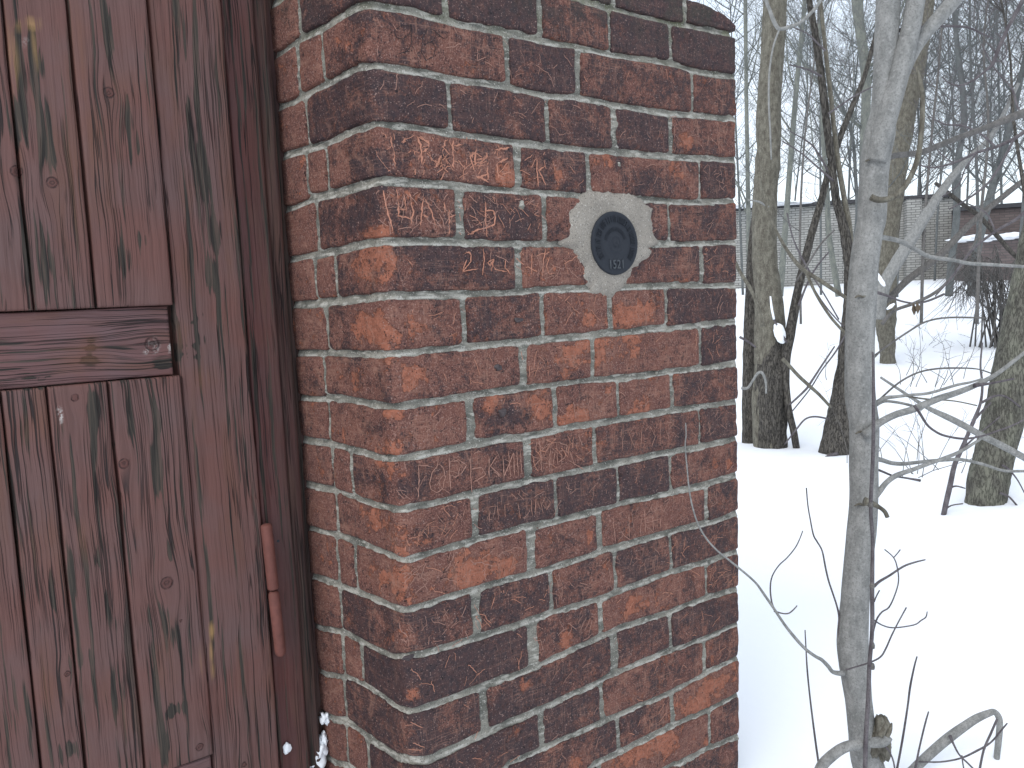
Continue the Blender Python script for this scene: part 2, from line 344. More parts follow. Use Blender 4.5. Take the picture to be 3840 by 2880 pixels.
def polar_ground():
    rs = [0]+[.12*1.045**i for i in range(150)]
    rs = [r for r in rs if r < 90]+[130, 220, 400]; na = 220; v = [(EYE[0], EYE[1], gz(EYE[0], EYE[1]))]; f = []
    for r in rs[1:]:
        for a in range(na):
            q = 2*math.pi*a/na; x, y = EYE[0]+r*math.cos(q), EYE[1]+r*math.sin(q); v.append((x, y, gz(x, y)))
    for i in range(len(rs)-2):
        for a in range(na):
            b = (a+1) % na; f.append((1+i*na+a, 1+i*na+b, 1+(i+1)*na+b, 1+(i+1)*na+a)[::-1])
    for a in range(na): f.append((0, 1+a, 1+(a+1) % na))
    return v, f
v, f = polar_ground()
g_ = mesh_obj('snow_ground', v, f, SNOW); tag(g_, kind='structure')
bpy.context.view_layer.update()
import bmesh
bm = bmesh.new(); bm.from_mesh(g_.data); bmesh.ops.recalc_face_normals(bm, faces=bm.faces); bm.to_mesh(g_.data); bm.free()

# ------------------------------------------------------------------ brick pillar
SS, CS = math.sin(-.124554), math.cos(.124554)
def usz(u, v, z): return (u+SS*v, CS*v, z)               # u along the face, v into the depth
NS = np.cross(np.array([SS, CS, 0]), np.array([0, 0, 1.]))
def side(x, y):
    p = hit(x, y, NS, 0.); return math.hypot(p[0], p[1])*(1 if p[1] > 0 else -1), p[2]
OFF = {1: (1000, 0), 2: (1900, 0), 3: (1000, 700), 4: (1900, 700), 5: (1100, 1400), 6: (1900, 1400), 7: (1100, 2130), 8: (1900, 2130)}
def cp(c, x, y): return OFF[c][0]+x/2.212, OFF[c][1]+y/2.212
JF = {0: [(2, 620, 0), (2, 860, 62), (2, 1350, 182), (2, 1910, 285)],
 1: [(1, 850, 25), (1, 1200, 80), (1, 1500, 165), (1, 2000, 262), (2, 300, 330), (2, 600, 385), (2, 900, 450), (2, 1350, 520), (2, 1600, 590), (2, 1920, 635)],
 2: [(1, 880, 530), (1, 1200, 575), (1, 1500, 640), (1, 2000, 710), (2, 330, 790), (2, 620, 800), (2, 900, 860), (2, 1350, 930), (2, 1600, 955), (2, 1920, 985)],
 3: [(1, 850, 1015), (1, 1200, 1050), (1, 1500, 1095), (1, 2000, 1160), (2, 340, 1200), (2, 700, 1240), (2, 1100, 1275), (2, 1400, 1300), (2, 1920, 1325)],
 4: [(1, 950, 1490), (1, 1500, 1530), (1, 2000, 1575), (2, 400, 1600), (2, 1200, 1650), (4, 1150, 110), (4, 1500, 130), (4, 1910, 120)],
 5: [(3, 1000, 445), (3, 1500, 455), (3, 2000, 468), (4, 400, 472), (4, 1400, 475), (4, 1910, 458)],
 6: [(3, 1060, 900), (3, 1500, 893), (3, 2000, 885), (4, 300, 858), (4, 600, 845), (4, 1100, 828), (4, 1600, 820), (4, 1910, 812)],
 7: [(3, 1060, 1378), (3, 1400, 1350), (3, 1700, 1325), (3, 2100, 1292), (4, 700, 1230), (4, 1200, 1180), (4, 1600, 1150), (4, 1910, 1120)],
 8: [(5, 880, 280), (5, 1300, 220), (5, 1700, 155), (6, 0, 150), (6, 400, 95), (6, 700, 60), (6, 1000, 35), (4, 1680, 1500), (4, 1910, 1465)],
 9: [(5, 900, 700), (5, 1400, 610), (5, 1900, 530), (6, 0, 535), (6, 500, 455), (6, 900, 388), (6, 1300, 322), (6, 1600, 280), (6, 1910, 232)],
 10: [(5, 880, 1145), (5, 1200, 1080), (5, 1600, 980), (5, 2000, 882), (6, 400, 850), (6, 750, 780), (6, 1300, 665), (6, 1600, 615), (6, 1910, 545)],
 11: [(5, 930, 1560), (5, 1500, 1395), (5, 1940, 1275), (6, 430, 1230), (6, 780, 1135), (6, 1000, 1072), (6, 1400, 985), (6, 1640, 930), (6, 1910, 850)],
 12: [(7, 930, 360), (7, 1300, 240), (7, 1550, 172), (7, 1800, 95), (7, 2100, 20), (6, 780, 1485), (6, 1100, 1395), (6, 1400, 1310), (6, 1700, 1240), (6, 1910, 1165)],
 13: [(7, 900, 742), (7, 1100, 715), (7, 1500, 590), (7, 1900, 465), (8, 0, 505), (8, 400, 370), (8, 780, 265), (8, 1000, 170), (8, 1380, 30), (6, 1650, 1570), (6, 1920, 1480)],
 14: [(7, 980, 1205), (7, 1250, 1120), (7, 1540, 1005), (7, 1800, 920), (8, 0, 912), (8, 300, 800), (8, 780, 580), (8, 960, 500), (8, 1340, 380), (8, 1650, 255), (8, 1900, 185)],
 15: [(7, 1000, 1605), (7, 1150, 1585), (7, 1620, 1360), (7, 2050, 1180), (8, 280, 1175), (8, 750, 960), (8, 900, 880), (8, 1350, 695), (8, 1640, 590), (8, 1935, 460)],
 16: [(8, 0, 1640), (8, 300, 1510), (8, 600, 1375), (8, 830, 1265), (8, 1380, 1030), (8, 1650, 885), (8, 1930, 745)],
 17: [(8, 700, 1640), (8, 930, 1545), (8, 1420, 1300), (8, 1690, 1180), (8, 1945, 1045)],
 18: [(8, 1400, 1640), (8, 1700, 1490), (8, 1925, 1400)]}
JS = {1: [(1, 700, 60), (1, 500, 200), (1, 280, 310), (1, 110, 435)], 2: [(1, 740, 550), (1, 500, 680), (1, 300, 790), (1, 140, 865)],
 3: [(1, 700, 1090), (1, 480, 1190), (1, 165, 1280)], 4: [(1, 860, 1520), (1, 600, 1590), (1, 370, 1640), (3, 215, 165)],
 5: [(3, 850, 460), (3, 600, 520), (3, 400, 560), (3, 255, 595)], 6: [(3, 900, 915), (3, 600, 945), (3, 265, 975)], 7: [(3, 900, 1385), (3, 600, 1378), (3, 315, 1375)],
 8: [(5, 700, 275), (5, 400, 215), (5, 110, 205)], 9: [(5, 700, 690), (5, 450, 620), (5, 300, 580), (5, 150, 560)], 10: [(5, 700, 1110), (5, 500, 1040), (5, 330, 970), (5, 180, 940)],
 11: [(5, 700, 1470), (5, 400, 1350), (5, 200, 1310)], 12: [(7, 800, 320), (7, 500, 190), (7, 210, 100)], 13: [(7, 800, 740), (7, 600, 640), (7, 400, 530), (7, 240, 510)],
 14: [(7, 850, 1170), (7, 650, 1020), (7, 450, 910), (7, 250, 880)], 15: [(7, 850, 1570), (7, 640, 1430), (7, 450, 1290), (7, 300, 1250)]}
ZF = {}; ZS = {}
for k, pts in JF.items():
    P = sorted([(lambda q: (q[0], q[2]))(front(*cp(*p))) for p in pts]); x = np.array([p[0] for p in P]); z = np.array([p[1] for p in P])
    ZF[k] = (x, z)
for k, pts in JS.items():
    P = sorted([side(*cp(*p)) for p in pts]); ZS[k] = (np.array([p[0] for p in P]), np.array([p[1] for p in P]))
def zf(k, u):
    if k < 0: return zf(0, u)+.075*(-k)
    if k > 18: return zf(18, u)-.0765*(k-18)
    x, z = ZF[k]
    if k == 0 and u < x[0]: return zf(1, u)+.078
    if k == 17 and u < x[0]: return zf(16, u)-.077
    if k == 18 and u < x[0]: return zf(17, u)-.077
    if k == 16 and u < x[0]: return zf(15, u)-.077
    return float(np.interp(u, x, z))
def zs(k, v):
    if k not in ZS:
        kk = 1 if k < 1 else 15
        return zs(kk, v)-zs(kk, 0)+zf(k, 0)
    x, z = ZS[k]; x = np.concatenate([[0], x[x > .03]]); z = np.concatenate([[zf(k, 0)], z[-len(x)+1:]])
    return float(np.interp(v, x, z))
# upright joints on the face: (where it was seen, half width in m)
VJ = {-1: [(2, -400, -60, 5), (2, 285, -100, 5), (2, 900, 20, 5), (2, 1490, 110, 6)],
 0: [(1, 1490, 90, 5), (2, 285, 150, 5.5), (2, 860, 240, 3.5), (2, 1368, 350, 4)], 1: [(1, 2003, 480, 5), (2, 600, 600, 6), (2, 1550, 750, 4)],
 2: [(1, 1525, 860, 3.5), (2, 345, 1000, 4.5), (2, 900, 1060, 5), (2, 1372, 1120, 4.5)], 3: [(2, 100, 1390, 7), (2, 688, 1420, 5), (2, 1610, 1480, 3.5)],
 4: [(3, 1612, 240, 7.5), (4, 325, 260, 5), (4, 860, 300, 5), (4, 1355, 310, 3.5)], 5: [(3, 2100, 690, 6.5), (4, 800, 640, 6), (4, 1625, 640, 5)],
 6: [(3, 1645, 1130, 5.5), (4, 308, 1080, 5), (4, 870, 1050, 6), (4, 1330, 1010, 4)], 7: [(4, 145, 1480, 8), (4, 722, 1400, 5), (4, 1615, 1340, 4)],
 8: [(5, 1480, 400, 7), (6, 412, 300, 5), (6, 935, 210, 4), (6, 1380, 150, 4)], 9: [(6, 185, 700, 7.5), (6, 742, 600, 4.5), (6, 1610, 450, 3)],
 10: [(5, 1520, 1200, 6.5), (6, 420, 1060, 3), (6, 933, 950, 3), (6, 1368, 840, 4)], 11: [(6, 212, 1450, 8.5), (6, 780, 1320, 6), (6, 1665, 1060, 6)],
 12: [(7, 1530, 400, 8), (7, 2150, 200, 4), (8, 910, 80, 4), (6, 1370, 1480, 4.5)], 13: [(7, 2000, 650, 11), (8, 790, 430, 5), (8, 1665, 100, 4)],
 14: [(7, 1590, 1150, 7), (8, 900, 700, 9), (8, 1370, 520, 4)], 15: [(8, 295, 1350, 6), (8, 800, 1120, 5), (8, 1650, 700, 5)],
 16: [(7, 1750, 1560, 7), (8, 935, 1400, 5), (8, 1385, 1160, 5)], 17: [(8, 120, 1800, 6), (8, 780, 1650, 5), (8, 1690, 1300, 5)], 18: [(8, 1150, 1720, 4)]}
VJS = {0: [(1, 265, 200)], 1: [(1, 455, 480), (1, 250, 560)], 2: [(1, 320, 1010)], 3: [(1, 490, 1400), (1, 325, 1430)], 4: [(3, 410, 330)], 5: [(3, 562, 720), (3, 395, 760)],
 6: [(3, 490, 1180)], 7: [(5, 250, 80)], 8: [(5, 285, 390)], 9: [(5, 315, 780), (5, 475, 850)], 10: [(5, 350, 1160)], 11: [(7, 510, 60), (5, 355, 1500)],
 12: [(7, 390, 380)], 13: [(7, 560, 780), (7, 400, 700)], 14: [(7, 420, 1130)], 15: [(7, 610, 1550), (7, 440, 1500)]}
SOOT = {-1: [.95, .95, .95, .95, 1.], 0: [.8, .95, .6, .95, 1.], 1: [.5, .85, .62, .65], 2: [.8, .78, .72, .88, .55], 3: [.5, .7, .42, .8], 4: [.6, .65, .5, .55, .65], 5: [.68, .4, .62, .8],
 6: [.45, .62, .3, .42, .8], 7: [.42, .38, .35, .85], 8: [.35, .5, .35, .3, .6], 9: [.5, .4, .62, .75], 10: [.4, .75, .8, .8, .5], 11: [.25, .5, .38, .65],
 12: [.7, .72, .5, .65, .7], 13: [.9, .55, .42, .6], 14: [.72, .7, .7, .75], 15: [.85, .8, .5, .6], 16: [.75, .65, .6, .25], 17: [.6, .75, .28, .5], 18: [.6, .6]}
UR = lambda z: .782+(.755-.782)*min(max(-z/1.4, -.1), 1.1)

def axis(L, r, n, extra=()):
    a = [0, r*.35, r]+list(np.linspace(r, L-r, n+1)[1:-1])+[L-r, L-r*.35, L]
    return sorted(set([round(q, 6) for q in a]+[round(q, 6) for q in extra if 0 < q < L]))
_topo = {}
def lattice(nx, ny, nz):
    key = (nx, ny, nz)
    if key in _topo: return _topo[key]
    idx = {}; pts = []; F_ = []
    def I(i, j, k):
        if (i, j, k) not in idx: idx[(i, j, k)] = len(pts); pts.append((i, j, k))
        return idx[(i, j, k)]
    for i in range(nx-1):
        for k in range(nz-1):
            F_.append((I(i, 0, k), I(i+1, 0, k), I(i+1, 0, k+1), I(i, 0, k+1))); F_.append((I(i, ny-1, k), I(i, ny-1, k+1), I(i+1, ny-1, k+1), I(i+1, ny-1, k)))
        for j in range(ny-1):
            F_.append((I(i, j, 0), I(i, j+1, 0), I(i+1, j+1, 0), I(i+1, j, 0))); F_.append((I(i, j, nz-1), I(i+1, j, nz-1), I(i+1, j+1, nz-1), I(i, j+1, nz-1)))
    for j in range(ny-1):
        for k in range(nz-1):
            F_.append((I(0, j, k), I(0, j, k+1), I(0, j+1, k+1), I(0, j+1, k))); F_.append((I(nx-1, j, k), I(nx-1, j+1, k), I(nx-1, j+1, k+1), I(nx-1, j, k+1)))
    _topo[key] = (pts, F_); return _topo[key]
def corner_r(k): return (.012+.010*abs(math.sin(k*2.3)))
def brick(parent, name, u0, u1, v0, v1, kt, soot, front_on, side_on, rc=0., ztop=None, proud=None):
    """kt: course between joint kt (top) and kt+1 (bottom)"""
    L, D, r = u1-u0, v1-v0, .0055
    nu, nv = max(3, int(L/.008)), max(3, int(D/(.009 if rc else .03)))
    H = .066
    ex = (rc*.15, rc*.4, rc*.7, rc) if rc else ()
    ax, ay, az = axis(L, r, nu, ex), axis(D, r, nv, ex), axis(H, r, 7)
    P, Fc = lattice(len(ax), len(ay), len(az)); V = []
    jit = random.uniform(-.0012, .0012) if proud is None else proud
    seed = random.uniform(0, 50)
    tl, tr, bl, br_ = [random.uniform(-.0018, .0018) for _ in range(4)]
    for i, j, k in P:
        p = np.array([ax[i], ay[j], az[k]])
        q = np.clip(p, [r, r, r], [L-r, D-r, H-r]); d = p-q; n = np.linalg.norm(d)
        if n > 0: p = q+d/n*r*min(1, n/r)
        u, v, w = p
        if rc and u < rc and v < rc:
            e = np.array([u-rc, v-rc]); n = np.linalg.norm(e)
            if n > rc: e = e/n*rc
            u, v = rc+e[0], rc+e[1]
        U, Vv = u0+u, v0+v
        if side_on and U < .25 and front_on:
            zt = zf(kt, max(U, 0))+zs(kt, Vv)-zs(kt, 0); zb = zf(kt+1, max(U, 0))+zs(kt+1, Vv)-zs(kt+1, 0)
        elif side_on: zt, zb = zs(kt, Vv), zs(kt+1, Vv)
        else: zt, zb = zf(kt, U), zf(kt+1, U)
        if ztop is not None: zt = ztop(U)+.005
        fu = u/L
        zt -= .0052+tl*(1-fu)+tr*fu; zb += .0052+bl*(1-fu)+br_*fu
        z = zb+(zt-zb)*w/H
        x, y, z = usz(U, Vv+jit, z)
        s = Vector((x*40+seed, y*40, z*40)); nz = noise.noise_vector(s); s2 = noise.noise_vector(s*3.3)
        x += nz[0]*.0018+s2[0]*.0011; y += nz[1]*.0020+s2[1]*.0011; z += nz[2]*.0018+s2[2]*.0011
        V.append((x, y, z))
    o = mesh_obj(name, V, Fc, BRICK, parent); o['soot'] = soot; brick_attrs(o.data)
    return o
pillar = empty('brick_pillar', (0, 0, 0))
tag(pillar, 'weathered red brick pillar with grey mortar and scratched lettering beside the wooden gate', 'pillar')
VB = .247
BR = {}
NC = 20
for k in range(-1, NC):
    vj = sorted([(front(*cp(c, x, y))[0], h/1000) for c, x, y, h in VJ.get(k, [(2, 600, 600, 5)])])
    if k not in VJ: vj = [(.17+.09*(k % 2), .005), (.34+.05*(k % 2), .005), (.55+.03*(k % 2), .005)]
    vs = []
    if k in VJS: vs = sorted([(side(*cp(*p))[0], .0045) for p in VJS[k]])
    elif k < 0: vs = [(.13, .005)]
    else: vs = [(.165 if k % 2 else .13, .005)]
    zc = zf(k, .77)-.04; ur = UR(zc)+random.uniform(-.002, .002)
    edges = [(0., 0.)]+vj+[(ur, 0.)]
    so = SOOT.get(k, [.6]*6)
    for i in range(len(edges)-1):
        a, b = edges[i][0]+edges[i][1], edges[i+1][0]-edges[i+1][1]
        if b-a < .02: continue
        zt = None
        if k == -1:
            if i < 2 or b < .30: zt = lambda U: .075+.002
            else:
                def zt(U): return .070 if U < .40 else (.058 if U < .62 else .044*math.sqrt(max(0, 1-(max(0, U-.655)/.135)**2))+.004)
        S = so[min(i, len(so)-1)]
        if i == 0:
            BR[(k, 0)] = brick(pillar, 'brick', 0, b, 0, vs[0][0]-vs[0][1], k, S, True, True, corner_r(k), zt)
        else:
            dep = .12 if b-a > .17 else .2
            if i == len(edges)-2: dep = .12 if k % 2 else .25
            BR[(k, i)] = brick(pillar, 'brick', a, b, 0, dep, k, S, True, False, 0., zt)
    # flank towards the gate
    es = vs+[(VB+.02, 0.)]
    for i in range(len(es)-1):
        a, b = es[i][0]+es[i][1], es[i+1][0]-es[i+1][1]
        if b-a > .012: brick(pillar, 'brick', .0, .11, a, b, k, random.uniform(.15, .45), False, True, 0.)
    # far flank, facing the trees
    a = (.12 if k % 2 else .25)+.01
    while a < .37:
        b = min(a+random.choice((.12, .25)), .38)
        if b-a > .03: brick(pillar, 'brick', ur-.11, ur, a, b, k, .6, False, False, 0., (lambda U: .012) if k == -1 else None)
        a = b+.01
# mortar body that shows in the joints
LIP = []
def mortar_body():
    zj = {}
    def bed(u, v):
        key_ = (round(u, 3), round(v, 3))
        if key_ not in zj: zj[key_] = np.array([(zf(k, max(u, 0)) if v < .02 else zs(k, v)) for k in range(0, 19)])
        return zj[key_]
    prof = []; st = .0036
    v = .385
    while v > .02: prof.append((.0032, v, -1, 0)); v -= st if v < VB+.03 else .02
    for i in range(9):
        a = math.pi/2*i/8; prof.append((.0032+.016*(1-math.cos(a))*1., .0028+.016*(1-math.sin(a)), -math.cos(a), -math.sin(a)))
    u = .022
    while u < .765: prof.append((u, .0028, 0, -1)); u += st
    for i in range(7):
        a = math.pi/2*i/6; prof.append((.779-.006+.006*math.sin(a)+.006, .0028+.006*(1-math.cos(a)), math.sin(a), -math.cos(a)))
    v = .012
    while v < .385: prof.append((.785, v, 1, 0)); v += .012
    rows = []; z = .062
    while z > -1.62: rows.append(z); z -= st
    V = []; Fc = []
    for z in rows:
        sh = UR(z)-.782
        for (u, v, nu, nv) in prof:
            ush = u+sh*(u/.78)
            if z > 0: # the coping rounds off at its right end
                cut = .650+.118*math.sqrt(max(0, 1-(z/.045)**2)); ush = min(ush, cut)
                ush = max(ush, 0)
            x, y, zz = usz(ush, v, z)
            s = Vector((x*30, y*30, zz*30)); a = noise.noise(s)*.0018+noise.noise(s*2.7)*.0018+noise.noise(s*8)*.0009-.0011
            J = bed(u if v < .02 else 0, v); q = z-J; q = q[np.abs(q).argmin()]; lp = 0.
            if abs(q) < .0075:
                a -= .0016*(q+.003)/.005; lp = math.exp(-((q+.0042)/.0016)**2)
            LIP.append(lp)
            x += nu*a; y += nv*a
            V.append((x, y, zz))
    n = len(prof)
    for r in range(len(rows)-1):
        for i in range(n-1): Fc.append((r*n+i, (r+1)*n+i, (r+1)*n+i+1, r*n+i+1))
    # lid
    for r in (0,):
        c = len(V); V.append((.35, .2, .062)); 
        for i in range(n-1): Fc.append((c, i, i+1))
        Fc.append((c, n-1, 0))
    return V, Fc
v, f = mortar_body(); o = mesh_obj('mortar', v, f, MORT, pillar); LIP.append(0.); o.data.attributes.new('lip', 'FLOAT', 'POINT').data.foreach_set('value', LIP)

# cement patch round the survey mark: a smeared, irregular pat of cement
def patch():
    c = np.array([.437, -.389]); pts = [(4, 560, 110), (4, 620, 70), (4, 700, 20), (4, 760, 20), (4, 900, 45), (4, 1080, 60), (4, 1140, 120), (4, 1230, 170), (4, 1225, 260), (4, 1245, 360), (4, 1275, 470), (4, 1235, 540),
        (4, 1190, 510), (4, 1150, 620), (4, 1060, 690), (4, 1010, 790), (4, 950, 880), (4, 860, 920), (4, 760, 910), (4, 690, 890), (4, 690, 830), (4, 620, 760), (4, 610, 680), (4, 560, 590), (4, 500, 510), (4, 440, 480), (4, 480, 400), (4, 500, 300), (4, 495, 180), (4, 540, 150)]
    B = []
    for p in pts: q = front(*cp(*p)); B.append((math.atan2(q[2]-c[1], q[0]-c[0]), math.hypot(q[2]-c[1], q[0]-c[0])))
    B.sort(); A = np.array([b[0] for b in B]); R = np.array([b[1] for b in B])
    A = np.concatenate([A-2*math.pi, A, A+2*math.pi]); R = np.concatenate([R]*3)
    n, m = 160, 34; V = [(c[0], -.0045, c[1])]; Fc = []
    for j in range(1, m+1):
        t_ = j/m
        for i in range(n):
            a = -math.pi+2*math.pi*i/n; rr = float(np.interp(a, A, R))*(1+.05*noise.noise(Vector((a*6, 3, 0)))+.04*noise.noise(Vector((a*17, 5, 0))))
            x, z = c[0]+rr*t_*math.cos(a), c[1]+rr*t_*math.sin(a)
            y = -.0052+.0012*noise.noise(Vector((x*60, 9, z*60)))+.0007*noise.noise(Vector((x*190, 2, z*190)))
            if t_ > .72: y += ((t_-.72)/.28)**2.2*.0095
            V.append((x, y, z))
    for i in range(n): Fc.append((0, 1+i, 1+(i+1) % n))
    for j in range(m-1):
        for i in range(n): q = (i+1) % n; Fc.append((1+j*n+i, 1+(j+1)*n+i, 1+(j+1)*n+q, 1+j*n+q))
    return V, Fc
v, f = patch(); mesh_obj('cement_patch', v, f, PATCH, pillar)

# ---------------- scratched writing on the bricks
def ribbon(name, strokes, mat, parent, width=.0016, depth=-.0014):
    V, Fc = [], []
    for st in strokes:
        P = [front(*q) for q in st]; D = []
        for a, b in zip(P[:-1], P[1:]):
            n = max(2, int(np.linalg.norm(b-a)/.0022)); D += [a+(b-a)*i/n for i in range(n)]
        D.append(P[-1]); D = np.array(D); N = len(D); sd_ = random.uniform(0, 99)
        for i in range(N):
            tn = D[min(i+1, N-1)]-D[max(i-1, 0)]; ln = math.hypot(tn[0], tn[2])+1e-9; nx, nz = -tn[2]/ln, tn[0]/ln
            w = width*(.5+.55*abs(noise.noise(Vector((i*.45, sd_, 0))))*2)*(1 if 1 < i < N-2 else .5)
            o_ = noise.noise(Vector((i*.5, sd_, 7)))*width*.5
            x, z = D[i][0]+nx*o_, D[i][2]+nz*o_
            V += [(x-nx*w/2, depth+.0006, z-nz*w/2), (x, depth-.0001, z), (x+nx*w/2, depth+.0006, z+nz*w/2)]
            if i: b = len(V)-6; Fc += [(b, b+1, b+4, b+3), (b+1, b+2, b+5, b+4)]
    return mesh_obj(name, V, Fc, mat, parent, False)
def G8(*p): return [(1350+x/2.765, 450+y/2.765) for x, y in p]
def C5(*p): return [cp(5, x, y) for x, y in p]
def C1(*p): return [cp(1, x, y) for x, y in p]
def key(c, n): return BR.get((c, n))
ribbon('scratched_lettering', [G8((310, 170), (330, 260), (350, 340), (355, 450), (372, 565)), G8((470, 190), (420, 270), (350, 350)), G8((350, 350), (400, 410), (445, 470), (472, 520)), G8((470, 430), (472, 520)), G8((380, 490), (470, 440)),
    G8((590, 170), (625, 260), (640, 400), (640, 520)), G8((600, 180), (670, 210), (712, 250), (700, 300), (645, 330)), G8((560, 330), (575, 570)),
    G8((800, 190), (805, 260), (845, 300)), G8((885, 210), (850, 300), (815, 430), (760, 530), (690, 580)), G8((915, 340), (860, 420)),
    G8((960, 215), (962, 350), (968, 480), (990, 605)), G8((970, 262), (1080, 262), (1100, 330), (1098, 470)),
    G8((1105, 180), (1130, 330), (1190, 560)), G8((1200, 200), (1195, 330), (1190, 490)), G8((1120, 380), (1205, 330)), G8((1150, 200), (1160, 400)),
    G8((1310, 340), (1312, 450), (1322, 620)), G8((1210, 412), (1340, 398)), G8((1200, 480), (1305, 478)), G8((1220, 600), (1330, 560)),
    G8((1420, 320), (1415, 440), (1432, 600)), G8((1375, 315), (1545, 290)), G8((1420, 445), (1530, 400)), G8((1430, 575), (1500, 600), (1590, 605)), G8((1110, 640), (1160, 570), (1240, 590), (1330, 640))],
    SCR, key(3, 0) or pillar, .0040)
ribbon('scratched_lettering', [G8((1835, 410), (1832, 520), (1845, 690)), G8((1912, 480), (1850, 525), (1885, 590), (1920, 670))], SCR, key(3, 1) or pillar, .0032)
ribbon('scratched_lettering', [G8((380, 720), (390, 850), (398, 960), (388, 1000)), G8((455, 760), (465, 860), (482, 950)), G8((510, 740), (535, 880), (548, 950), (530, 1075)), G8((385, 1002), (450, 1005), (530, 1025)), G8((400, 925), (480, 930)),
    G8((655, 790), (640, 930), (625, 1110)), G8((660, 800), (740, 950), (800, 1165)), G8((640, 985), (700, 1005)), G8((870, 850), (880, 960)), G8((920, 930), (925, 1180)), G8((905, 1015), (990, 985)), G8((240, 730), (270, 900), (340, 1150))],
    SCR, key(4, 0) or pillar, .0034)
ribbon('scratched_lettering', [G8((1300, 850), (1298, 1000), (1303, 1110), (1315, 1210)), G8((1300, 942), (1380, 938), (1400, 1000), (1395, 1085), (1250, 1135), (1150, 1162))], SCR, key(4, 1) or pillar, .0030)
ribbon('scratched_lettering', [G8((1085, 1385), (1130, 1370), (1152, 1400), (1145, 1470), (1060, 1570), (1220, 1542)), G8((1105, 1450), (1060, 1560)), G8((1275, 1335), (1287, 1450), (1265, 1610)), G8((1380, 1440), (1325, 1480), (1350, 1510), (1385, 1445), (1360, 1570)), G8((1375, 1500), (1400, 1550), (1515, 1572)),
    G8((1510, 1440), (1500, 1530), (1560, 1600)), G8((500, 1450), (545, 1520))], SCR, key(5, 0) or pillar, .0023)
ribbon('scratched_lettering', [C5((1038, 765), (1040, 900), (1032, 1045)), C5((1030, 768), (1090, 760), (1150, 778)), C5((1205, 750), (1150, 820), (1128, 910), (1140, 960), (1185, 990), (1235, 960), (1258, 860), (1240, 780), (1205, 750)),
    C5((1290, 690), (1295, 830), (1303, 965)), C5((1285, 735), (1370, 718), (1432, 760), (1400, 820), (1345, 862), (1300, 842)), C5((1462, 690), (1470, 850), (1478, 985)), C5((1470, 795), (1560, 778), (1595, 840), (1490, 905)),
    C5((1620, 690), (1622, 780), (1622, 862)), C5((1690, 680), (1630, 770), (1720, 850)), C5((1735, 680), (1748, 850), (1825, 660), (1832, 850)), C5((1880, 640), (1892, 835)), C5((1780, 640), (1800, 860)), C5((1850, 630), (1865, 850))],
    SCRP, key(9, 0) or pillar, .0020)
ribbon('scratched_lettering', [C5((2120, 590), (2050, 640), (2060, 740), (2150, 760), (2170, 640), (2110, 600)), C5((2180, 580), (2190, 760))], SCRP, key(9, 1) or pillar, .0013)
ribbon('scratched_lettering', [C5((1060, 1210), (1040, 1270), (1130, 1370)), C5((1120, 1240), (1020, 1370)), C5((1180, 1160), (1240, 1240)), C5((1340, 1140), (1400, 1220), (1420, 1130)), C5((1420, 1300), (1425, 1360)), C5((1410, 1330), (1470, 1320))], SCRP, key(10, 0) or pillar, .0013)
ribbon('scratched_lettering', [C5((1620, 1110), (1625, 1230)), C5((1620, 1110), (1690, 1100), (1700, 1210)), C5((1750, 1090), (1755, 1190)), C5((1750, 1090), (1800, 1080)), C5((2010, 1040), (2000, 1150)), C5((2010, 1040), (2050, 1130)), C5((2090, 1020), (2060, 1080), (2100, 1130), (2130, 1070), (2090, 1020))], SCRP, key(10, 1) or pillar, .0012)
def C6(*p): return [cp(6, x, y) for x, y in p]
ribbon('scratched_lettering', [C6((270, 560), (290, 820)), C6((330, 590), (420, 570), (500, 600), (480, 700), (420, 740)), C6((360, 620), (350, 780)), C6((510, 720), (640, 800)), C6((520, 640), (560, 760))], SCRP, key(9, 1) or pillar, .0018)
ribbon('scratched_lettering', [C6((950, 470), (960, 640)), C6((1000, 460), (1060, 620)), C6((1120, 440), (1110, 620)), C6((1180, 430), (1230, 520), (1200, 610)), C6((1270, 400), (1270, 600))], SCRP, key(9, 2) or pillar, .0013)
ribbon('scratched_lettering', [C6((880, 1200), (900, 1400)), C6((1010, 1170), (1015, 1360)), C6((1140, 1130), (1150, 1320)), C6((1200, 1110), (1215, 1300)), C6((1275, 1090), (1270, 1290)), C6((1150, 1240), (1260, 1210))], SCRP, key(11, 2) or pillar, .0020)
ribbon('scratched_lettering', [C6((200, 1050), (210, 1180)), C6((240, 1040), (235, 1170)), C6((280, 1060), (300, 1160)), C6((90, 1070), (110, 1200))], SCRP, key(10, 1) or pillar, .0014)
ribbon('scratched_lettering', [G8((1780, 1380), (1775, 1600)), G8((1920, 1340), (1900, 1450), (1890, 1620)), G8((1960, 1420), (1930, 1520), (1960, 1600), (2010, 1590))], SCR, key(5, 1) or pillar, .0022)
ribbon('scratched_lettering', [C1((1200, 215), (1110, 212), (1060, 255), (1070, 310), (1130, 325), (1185, 280), (1198, 215), (1200, 370), (1160, 430), (1080, 450)), C1((1340, 225), (1295, 310), (1280, 430), (1320, 505), (1380, 470), (1400, 400), (1370, 340), (1310, 370)), C1((1370, 240), (1470, 325))],
    SCRD, key(1, 0) or pillar, .0014)
